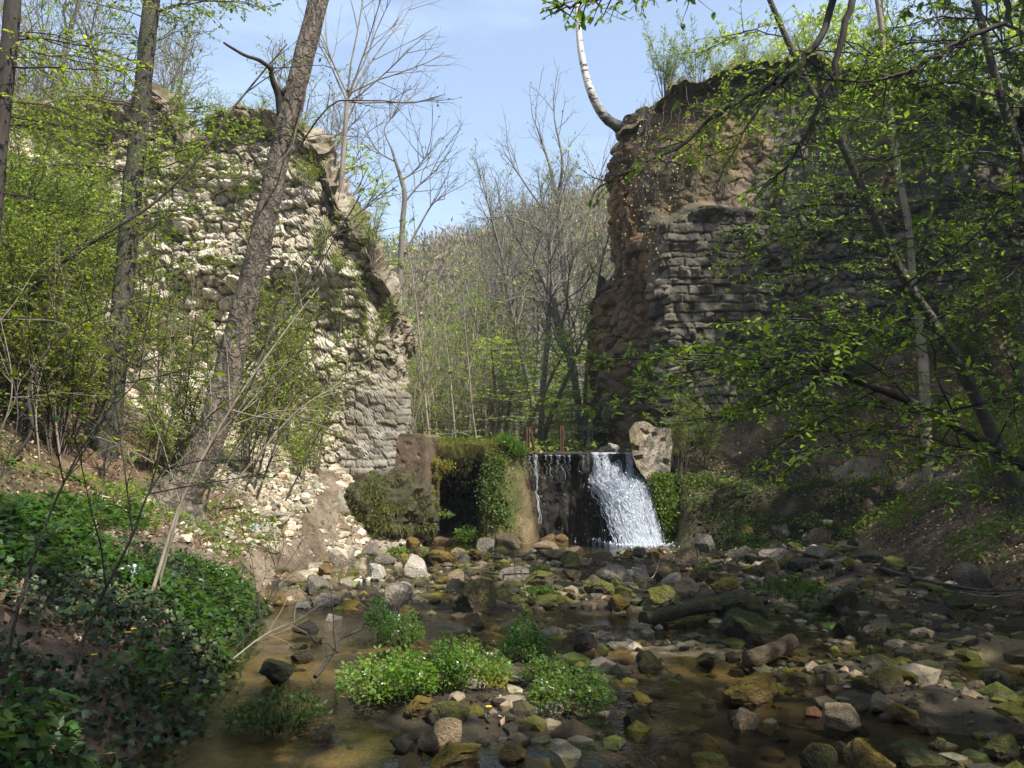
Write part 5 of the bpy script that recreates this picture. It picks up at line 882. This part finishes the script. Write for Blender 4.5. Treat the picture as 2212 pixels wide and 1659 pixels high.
# ------------------------------------------------------------------ shrubs of the left slope, on the ruins and on the right bank
def make_shrub(H, W, ns, leaf, c, per=13, bk='twig', step=.085, tl=.5):
    root = thing('shrub', (0, 0, 0), 'x', 'shrub', 'x'); g = G(); b = LeafBag()
    for k in range(ns):
        a = random.uniform(0, 6.28); l_ = random.uniform(.15, 1) * W; h = H * random.uniform(.6, 1.05); e = np.array([math.cos(a) * l_, math.sin(a) * l_, h]); md = e * [.35, .35, .55] + rng.normal(0, .08, 3)
        spray(g, b, [np.array([math.cos(a) * .06, math.sin(a) * .06, -.15]), md, e], .014 * H / 2.2 + .002, .003, step, tl * random.uniform(.6, 1.2), per, zup=.12, t0=.28)
    part('stems', g, M[bk], root); g = G(); b.emit(g, leaf, c, DIAM, var=.3); part('foliage', g, M['leaf'], root); return root
SHR = [make_shrub(2.8, 1.4, 9, .043, (.20, .265, .045)), make_shrub(3.8, 1.2, 8, .043, (.185, .25, .045)), make_shrub(2.0, 1.2, 10, .041, (.20, .27, .04)), make_shrub(3.2, 1.6, 9, .044, (.17, .24, .04)), make_shrub(1.3, .8, 9, .045, (.18, .25, .035))]
LOOKW = ['broad bright green', 'tall thin-stemmed', 'low rounded', 'wide feathery', 'small leafy']
def shrubs(sp, where, group, protos):
    first = {}
    for i, (x, y, z, rz, s) in enumerate(sp):
        k = i % len(protos); lab = f'{LOOKW[k]} shrub {where}'; gr = f'{LOOKW[k]} shrubs {group}'
        if z is None: z = float(height(x, y)) - .03
        if not protos[k].get('used'): o = protos[k]; o['used'] = 1; o.location = (x, y, z); o.rotation_euler = (0, 0, rz); o.scale = (s, s, s); o['label'] = lab; o['group'] = gr
        else: copy_tree(protos[k], (x, y, z), rz, (s, s), lab, gr)
sp = []
while len(sp) < 38:
    u, v = random.uniform(-60, 760), random.uniform(640, 1060); q = hit(u, v)
    if 10.0 < q[1] < 17.2 and q[0] < -3.3 and not (-4.9 < q[0] < -3.3 and q[1] < 11.2) and not (150 < u < 345 and q[1] < 12.2) and not (290 < u < 680 and 770 < v < 1010 and random.random() < .85): sp.append((q[0], q[1], None, random.uniform(0, 6.28), random.uniform(.65, 1.15)))
shrubs(sp, 'on the slope below the pale ruin', 'on the slope below the pale ruin', SHR)
# on ledges of the pale ruin
def wall_spots(V, uvs, N2):
    out = []
    for u, v in uvs:
        d = ray(u, v); A = V.reshape(-1, 3); pr = np.stack([A[:, 0] / A[:, 1], (A[:, 2] - CAMZ) / A[:, 1]], -1); e = np.hypot(pr[:, 0] - d[0] / d[1], pr[:, 1] - d[2] / d[1]) + .0005 * A[:, 1]; q = A[np.argmin(e)]; out.append((q[0], q[1] - .03, q[2] - .05, random.uniform(0, 6.28), random.uniform(.3, .55)))
    return out
shrubs(wall_spots(LV, [(90, 330), (170, 380), (60, 430), (230, 470), (120, 530), (380, 300), (470, 330), (560, 300), (420, 420), (520, 440), (350, 520), (640, 330), (660, 420), (690, 560), (740, 600), (780, 690), (730, 740), (640, 620), (580, 700), (470, 600), (820, 560), (30, 600), (250, 620), (150, 680), (700, 820), (640, 800), (800, 800), (330, 400), (210, 300), (560, 540)], 0), 'rooted in the face of the pale ruin', 'in the face of the pale ruin', SHR)
shrubs(wall_spots(RV, [(1500, 400), (1560, 420), (1620, 230), (1500, 180), (1580, 170), (1700, 200), (1750, 320), (1820, 220), (1900, 250), (1680, 430), (1760, 450), (1850, 420), (1960, 300), (1440, 165), (1620, 560), (1720, 600), (1640, 330), (1880, 560), (1420, 160), (1470, 140), (1520, 150), (1600, 140), (1660, 150), (1740, 150), (1800, 160), (1860, 150), (1930, 170), (1550, 300), (1700, 270), (1800, 330)], 0), 'growing out of the dark ruin', 'growing out of the dark ruin', SHR)
sp = []
while len(sp) < 30:
    u, v = random.uniform(1470, 2330), random.uniform(620, 1290); q = hit(u, v)
    if 8.5 < q[1] < 18 and q[0] > 3.1 and (q[0] > XR(q[1]) + 1.0 or q[1] > 16.3) and not (15.3 < q[1] < 17 and 5.5 < q[0] < 8.5): sp.append((q[0], q[1], None, random.uniform(0, 6.28), random.uniform(.25, .6)))
shrubs(sp, 'on the leafy right bank', 'on the leafy right bank', SHR)
# bent saplings and bare stems across the left bank
def stem(label, uvy, w, bk, sprays=(), leaf=.05, c=SPRING, per=2):
    q0 = hit(uvy[0][0], min(uvy[0][1], 1600)); dy = min(max(q0[1] - uvy[0][2], -2.5), 2.5); uvy = [(a, b_, y + dy) for a, b_, y in uvy]
    t = to_ground(px_path(uvy, 30), down=.1); root = thing('bent_sapling', t[0], label, 'sapling'); g = G(); Y = uvy[0][2]; tube(g, resample(t, 50), np.linspace(w * .62, w * .2, 50) / FPX * Y / 2, 7, rough=.05, fr=20)
    b = LeafBag(); p = resample(t, 12)
    for k in range(7):
        i = random.randrange(3, 12); d = nrm(p[min(i + 1, 11)] - p[i - 1]); e = nrm(d * .8 + rng.normal(0, .55, 3) + [0, 0, .2]); L = random.uniform(.5, 1.3); spray(g, b, [p[i], p[i] + e * L * .5 + [0, 0, .04], p[i] + e * L], w / FPX * Y * .09 + .0015, .0015, .16, .3, per)
    part('stem', g, M[bk], root); g = G(); b.emit(g, leaf, c); part('foliage', g, M['leaf'], root)
stem('pale bent sapling rising from the ivy across the leaning trunk', [(322, 1300, 7.6), (350, 1210, 7.7), (385, 1100, 7.8), (440, 985, 7.9), (520, 850, 8), (620, 710, 8.2), (690, 620, 8.4)], 15, 'bark_pale')
stem('thin pale stem beside the bent sapling', [(336, 1295, 7.7), (352, 1230, 7.7), (380, 1130, 7.7), (400, 1060, 7.8), (480, 930, 7.8), (560, 860, 7.9)], 11, 'bark_pale')
stem('long thin stem slanting up out of the ivy by the frame edge', [(5, 1500, 5.2), (35, 1330, 5.2), (75, 1200, 5.3), (130, 1060, 5.4), (200, 930, 5.6), (300, 820, 5.8)], 14, 'bark_grey')
stem('dark thin stem rising over the ivy under the slender tree', [(150, 1480, 6), (200, 1330, 6), (280, 1170, 6.1), (330, 1050, 6.3), (440, 900, 6.6)], 15, 'bark_grey')
stem('sinuous dark branch stem crossing the slender tree', [(-60, 800, 7.4), (20, 680, 7.4), (95, 600, 7.4), (200, 522, 7.5), (330, 440, 7.7), (430, 340, 7.9), (500, 240, 8.1), (560, 165, 8.3), (620, 95, 8.4)], 17, 'bark_dark')
stem('dark sapling stem with a kink on the upper bank', [(20, 1000, 8.5), (68, 930, 8.6), (62, 840, 8.7), (100, 760, 8.8), (190, 690, 9), (300, 650, 9.2)], 14, 'bark_dark')
stem('slim stem leaning over the scree behind the leaning trunk', [(400, 1000, 12.5), (470, 880, 12.5), (560, 760, 12.4), (640, 660, 12.3), (720, 520, 12.2), (780, 420, 12)], 11, 'bark_grey')
stem('thin dark stem in front of the leaning trunk', [(440, 1110, 9), (480, 960, 9), (560, 790, 9), (600, 650, 9), (700, 520, 9.2), (860, 400, 9.4)], 9, 'bark_dark')
stem('pale thin stem arching low over the slope grass', [(470, 1090, 9.2), (560, 980, 9.3), (640, 890, 9.4), (720, 840, 9.5), (800, 815, 9.6)], 10, 'bark_pale')
stem('dark thin twig stem hanging over the brown shallows', [(510, 1400, 7.4), (560, 1340, 7.5), (590, 1270, 7.6), (605, 1190, 7.8)], 7, 'bark_dark', per=0)
for k in range(9):
    u = random.uniform(430, 640); v = random.uniform(1000, 1120); du = random.uniform(60, 210); y = random.uniform(10.5, 13)
    stem('slender leafy stem leaning out over the green slope', [(u, v, y), (u + du * .35, v - 110, y), (u + du, v - random.uniform(200, 330), y - .3)], random.uniform(6, 10), random.choice(('bark_pale', 'bark_grey')), leaf=.055, c=FRESH, per=3); list(COL.objects)[-3]['group'] = 'slender stems leaning over the green slope'
for k in range(14):
    u = random.uniform(-20, 420); v = random.uniform(880, 1060); y = float(hit(u, v)[1]); y = min(max(y, 9), 13)
    stem('thin upright grey stem in the thicket on the upper left bank', [(u, v, y), (u + random.uniform(-10, 50), v - 150, y), (u + random.uniform(-20, 140), v - random.uniform(280, 480), y)], random.uniform(5, 9), random.choice(('bark_pale', 'bark_grey', 'bark_grey')), leaf=.05, per=2); list(COL.objects)[-3]['group'] = 'thin stems in the left thicket'
# twigs with pale buds in front of the orange broken end
root = thing('budding_twigs', P(1400, 215, 18), 'hanging twigs dotted with pale buds before the orange broken wall end', 'twigs'); g = G(); b = LeafBag(); g2 = G()
for k in range(16):
    u0 = random.uniform(1370, 1500); v0 = random.uniform(170, 260); y = random.uniform(17.2, 18.2); q = resample([P(u0, v0, y + .6), P(u0 - random.uniform(-10, 40), v0 + 140, y), P(u0 - random.uniform(-20, 90), v0 + random.uniform(240, 420), y)], 14) + rng.normal(0, .03, (14, 3)); tube(g, q, np.linspace(.007, .003, 14), 3)
    t = rng.uniform(0, 13, 26); z = np.stack([np.interp(t, np.arange(14), q[:, i]) for i in range(3)], -1) + rng.normal(0, .12, (26, 3)); leaves(g2, z, rnd(26, .5) + [0, 0, -.4], rnd(26), rng.uniform(.035, .06, 26), OVATE, tint(26, (.50, .40, .20), .2, .1))
part('stems', g, M['twig'], root); part('foliage', g2, M['leaf'], root)

# ------------------------------------------------------------------ ground cover
def strew(n, xr, yr, mask):
    x = rng.uniform(*xr, n); y = rng.uniform(*yr, n); k = mask(x, y) > rng.uniform(0, 1, n); x, y = x[k], y[k]; return np.stack([x, y, height(x, y)], -1)
g = G(); q = strew(42000, (-6.5, -1.4), (2.2, 9.2), lambda x, y: ss(-.15, .12, XL(y) - x) * ss(-.5, -.1, fbm(x * .8, y * .8, 3, 3) + .5 * ss(8.6, 7, y)) * (y < PATH_Y(x) - .45))
n = len(q); q[:, 2] += np.abs(rng.normal(0, .06, n)) + .02; leaves(g, q, rnd(n, .7) + [.35, -.35, -.1], rnd(n, .38) + [.1, -.25, 1], rng.uniform(.028, .062, n), IVY, tint(n, (.033, .057, .02), .5, .2)); stuff(put('ivy', g.mesh('ivy'), M['ivy']), 'dark glossy ivy covering the near left bank', 'ivy')
def cover(name, n, xr, yr, mask, c, label, hmax, lsz, per=9, spread=.13):
    g = G(); q = strew(n, xr, yr, mask)
    for p in q: sprig(g, p, per, random.uniform(.4, 1) * hmax, spread, lsz, c)
    stuff(put(name, g.mesh(name), M['leaf']), label, 'ground cover')
cover('ground_elder', 2600, (-4.6, -1.7), (3.6, 9.6), lambda x, y: ss(.0, .25, XL(y) - x) * (1 - ss(1.5, 2.6, XL(y) - x)) * ss(-.25, .2, fbm(x * 1.1, y * 1.1, 6, 2) + .1), (.05, .108, .018), 'lush green leafy plants on the bank by the brown shallows', .26, .085)
cover('undergrowth', 2300, (-6.5, -2.4), (8.8, 15.5), lambda x, y: ss(.25, .6, XL(y) - x) * ss(-.15, .25, fbm(x * .9, y * .9, 16, 3) + .25 * ss(2.4, 1, XL(y) - x)) * (1 - .8 * ss(13, 14, y)), (.12, .20, .028), 'bright green low plants on the sunny left slope', .22, .06, 8)
cover('undergrowth', 6500, (3.1, 11), (7.5, 18), lambda x, y: np.maximum(ss(.1, .5, x - XR(y)), ss(15, 15.4, y)) * ss(-.2, .3, fbm(x * .8, y * .8, 26, 3) + .1) , (.095, .155, .028), 'dull green low plants over the leaf litter of the right bank', .28, .075, 7, .17)
cover('undergrowth', 900, (-5, 4.5), (18.6, 44), lambda x, y: .9 * (fbm(x * .4, y * .4, 3, 2) > -.25), (.17, .24, .05), 'pale green undergrowth on the valley floor beyond the weir', .6, .16, 14, .5)
g = G(); nn = 2600; v = rng.uniform(1020, 1150, nn); uu = 1424 + .26 * (v - 1020) + rng.normal(0, 13, nn); q = np.array([P(a, b, 16.45 - .25 * (b - 1020) / 130 + random.gauss(0, .06)) for a, b in zip(uu, v)]); root = thing('mossy_tufa', P(1440, 1150, 16.3), 'bright green mossy tufa spur at the edge of the waterfall', 'tufa')
leaves(g, q, rnd(nn, .6) + [.1, -.5, -.3], rnd(nn, .5) + [0, -1, .6], rng.uniform(.03, .07, nn), DIAM, tint(nn, (.11, .17, .02), .4)); g2 = G(); tube(g2, resample([P(1424, 1030, 16.75), P(1440, 1090, 16.65), P(1458, 1165, 16.5)], 20), np.linspace(.16, .34, 20), 14, C=(.07, .075, .025), rough=.2, fr=4, cap=True); part('rock', g2, M['weir'], root); part('moss', g, M['leaf'], root)
cover('undergrowth', 420, (3.0, 7), (15.0, 16.3), lambda x, y: .8 + 0 * x, (.05, .10, .02), 'dark green leafy plants hanging over the bank beside the waterfall', .24, .07, 9)
cover('undergrowth', 800, (-2.9, -1.2), (15.3, 17.2), lambda x, y: .8 * (height(x, y) > .15), (.10, .125, .028), 'olive plants on the mound below the brown pier', .22, .05, 10)
g = G(); q = np.vstack([strew(26000, (-9, -1.5), (2.2, 17), lambda x, y: ss(.05, .4, XL(y) - x) * (1 - .9 * ss(2.7, 3.4, -x) * ss(13, 14, y))), strew(60000, (3.2, 12), (4, 18), lambda x, y: np.maximum(ss(.0, .4, x - XR(y)), ss(15.8, 16.2, y))), strew(500, (-4.4, -2.6), (8, 16), lambda x, y: .8 + 0 * x), strew(3500, (-1.5, 5), (4, 15), lambda x, y: .7 * (height(x, y) > .03))])
n = len(q); q[:, 2] += np.abs(rng.normal(0, .015, n)) + .008; leaves(g, q, rnd(n), rnd(n, .4) + [0, 0, 1], rng.uniform(.03, .068, n), DIAM, tint(n, (.25, .17, .11), .5, .12)); stuff(put('fallen_leaves', g.mesh('fallen_leaves'), M['dry']), 'brown fallen leaves littering both banks', 'leaf litter')

# herbs of the midstream island
HERBS = [(825, 1372, 300, .36, .14, .045, (.05, .115, .03), 'dark dense herb clump at the head of the island', 0), (868, 1400, 380, .40, .17, .04, (.10, .175, .04), 'white-flowered herb clump behind the brown rough boulder', 7), (818, 1510, 520, .38, .24, .042, (.16, .24, .06), 'broad pale green herb clump on the island edge by the shallows', 5), (880, 1512, 420, .40, .17, .042, (.12, .21, .035), 'tall bright herb clump right of the broad pale one', 2),
         (962, 1490, 260, .40, .12, .042, (.085, .17, .03), 'narrow upright herb clump in the middle of the island', 1), (1022, 1480, 420, .34, .24, .042, (.12, .19, .035), 'wide thin herb clump on the right of the island', 3), (1135, 1430, 360, .42, .16, .045, (.055, .12, .028), 'dark upright herb clump at the rippled water', 0), (1180, 1480, 220, .26, .14, .042, (.09, .15, .03), 'small herb clump below the dark upright one', 1), (1235, 1530, 420, .30, .24, .042, (.085, .145, .032), 'low spreading herb clump with tiny white flowers by the rapids', 5)]
for u, v, n, h, s, l_, c, lab, fl in HERBS: herb('herb_clump', hit(u, v), n * 3, h * .85, s * 1.02, l_ * .85, tuple(1.1 * k for k in c), lab, 'herb', stems=16, flowers=fl)
herb('herb_clump', hit(600, 1560), 700, .16, .28, .04, (.05, .085, .018), 'dark mossy tussock alone in the brown shallows', 'herb', stems=60)
for u, v, h, s, c, lab in ((1432, 1062, .35, .3, (.09, .16, .03), 'green plant in front of the pale broken pier beside the fall'), (1475, 1050, .3, .35, (.08, .145, .028), 'dark green plant right of the pale broken pier'), (1500, 1100, .4, .4, (.06, .12, .025), 'leafy plant hanging over the dark bank right of the fall'), (1570, 1135, .3, .4, (.065, .13, .025), 'leafy green plant under the dark bank right of the fall'), (1640, 1145, .3, .34, (.055, .12, .025), 'feathery green plant beside the grey upright boulder'), (1600, 1165, .16, .34, (.07, .14, .03), 'low green patch at the foot of the dark bank'), (1750, 1140, .25, .34, (.13, .20, .03), 'yellow-green plant between bank and boulders'), (1690, 1290, .2, .42, (.06, .11, .022), 'grassy green tuft behind the dark block'), (1760, 1300, .16, .4, (.05, .09, .02), 'low green growth on the shaded gravel'), (1720, 1280, .2, .3, (.07, .12, .022), 'sparse green herb on the bar edge'), (1170, 1290, .14, .2, (.07, .12, .02), 'dark green tuft on the mossy bar boulder'), (860, 1195, .12, .16, (.11, .19, .035), 'light green tuft between the moss hump and path rubble'), (1010, 1170, .2, .26, (.12, .21, .03), 'grassy bright tuft under the tufa column'), (1165, 1240, .12, .13, (.09, .15, .03), 'little green tuft among bar stones')):
    herb('herb', hit(u, v), 240, h, s, .055, c, lab, 'herb', stems=24)
for i, (zx, zy) in enumerate(((750, 770), (718, 790), (530, 915), (895, 972), (940, 983), (933, 1003), (855, 1043), (893, 1037), (900, 1090), (950, 1077), (1040, 1072), (918, 1127), (943, 1132), (1409, 1500))):
    u, v = zx * .3858, 1061.6 + zy * .3858
    if i == 13: u, v = 1056, 1527
    q = hit(u, v + 30); top = P(u, v, q[1]); root = thing('yellow_flower', q, 'small yellow flower over the green plants of the near left bank' if i < 13 else 'single yellow flower on the gravel island', 'flower', 'yellow flowers on the near left bank' if i < 13 else None)
    g = G(); tube(g, [q, (q + top) / 2 + rng.normal(0, .01, 3), top], [.003, .0025, .002], 3, C=(.06, .1, .02)); part('stem', g, M['leaf'], root); g = G(); a = np.arange(8) * math.pi / 4
    leaves(g, np.repeat(top[None], 8, 0), np.stack([np.cos(a), np.sin(a) * 1, .25 + 0 * a], -1), [0, -.6, .8], .021, OVATE); part('petals', g, M['yellow'], root)

# logs, fallen branches, litter
def log(name, label, a, b, r, mat, cat, rough=.12, k=12):
    p = resample([a, (a + b) / 2 + rng.normal(0, .02, 3), b], 34); root = thing(name, a, label, cat); g = G(); tube(g, p, np.linspace(r, r * .8, 34), k, rough=rough, fr=5, cap=True); part('trunk', g, mat, root); return root
log('log', 'mossy log lying along the still pool up to the dark block', hit(1390, 1352) + [0, 0, .06], hit(1590, 1322) + [0, 0, .12], .075, LOOKS['darkmoss'], 'log'); log('log', 'broken rotten log end lying in the shaded stream', hit(1620, 1440) + [0, 0, .05], hit(1712, 1412) + [0, 0, .10], .075, LOOKS['brown'], 'log')
def fallen(label, uv, w, bk):
    p = np.array([hit(*q) for q in uv]); p[:, 2] += .05 + .05 * np.arange(len(p)) % 2; p = resample(p, 24); root = thing('fallen_branch', p[0], label, 'branch'); g = G(); tube(g, p, np.linspace(w, w * .35, 24), 6, rough=.12, fr=16)
    for k in range(6):
        i = random.randrange(5, 23); d = nrm(nrm(p[i] - p[i - 1]) + rng.normal(0, .6, 3) + [0, 0, .3]); tube(g, twig_path(p[i], d, random.uniform(.2, .55), 4, .15, np.zeros(3)), np.linspace(w * .35, .002, 5), 4)
    part('wood', g, M[bk], root)
fallen('grey fallen branch lying along the edge of the right bank', [(1900, 1235), (1985, 1270), (2080, 1300), (2140, 1320), (2240, 1330)], .024, 'bark_grey'); fallen('thin pale fallen branch crossing the grey one at the bank', [(2075, 1290), (2130, 1310), (2190, 1318), (2260, 1320)], .014, 'bark_pale'); fallen('bare fallen twig with side shoots on the leafy bank edge', [(1890, 1200), (1930, 1230), (1960, 1250), (2000, 1268)], .010, 'bark_pale')
fallen('thin twig leaning among the stones beside the pale-tan stone', [(1366, 1235), (1385, 1262), (1410, 1275), (1425, 1245)], .012, 'bark_pale'); fallen('dark forked twig sticking out of the brown shallows', [(680, 1478), (705, 1462), (722, 1450), (728, 1470)], .016, 'bark_dark'); fallen('dark thin branch lying toward the herb island in the shallows', [(735, 1392), (790, 1378), (830, 1368), (860, 1366)], .012, 'bark_dark'); fallen('thin grey branch between mossy boulders on the bar', [(1050, 1245), (1090, 1258), (1130, 1266), (1160, 1280)], .014, 'bark_grey'); fallen('dry twig at the ivy edge over the shallows', [(500, 1440), (560, 1405), (600, 1395), (640, 1392)], .008, 'bark_pale')
for u, v, lab in ((549, 1150, 'crumpled pale blue plastic scrap on the green slope'), (272, 1252, 'crumpled pale blue plastic scrap in the dirt by the bent sapling')):
    q = hit(u, v); g = G(); lumpy(g, (0, 0, .05), .075, .05, .06, (1, 1, 1), .45, 2.4, 22, 14, seed=u); o = put('plastic_scrap', g.mesh('plastic_scrap', smooth=False), M['plastic']); o.location = q; tag(o, lab, 'litter')

# ------------------------------------------------------------------ the valley air
m = bpy.data.materials.new('valley_air'); m.use_nodes = True; nt = m.node_tree; nt.nodes.remove(nt.nodes['Principled BSDF']); pv = nt.nodes.new('ShaderNodeVolumePrincipled')
pv.inputs['Color'].default_value = (.86, .92, 1.0, 1); pv.inputs['Density'].default_value = .0011; pv.inputs['Anisotropy'].default_value = .2; nt.links.new(pv.outputs[0], nt.nodes['Material Output'].inputs['Volume'])
bm = bmesh.new(); bmesh.ops.create_cube(bm, size=1)
for v in bm.verts: v.co = Vector((v.co.x * 400, 100 + v.co.y * 320, 34 + v.co.z * 73))
me = bpy.data.meshes.new('haze'); bm.to_mesh(me); bm.free(); stuff(put('haze', me, m), 'thin pale air haze filling the valley', 'haze')
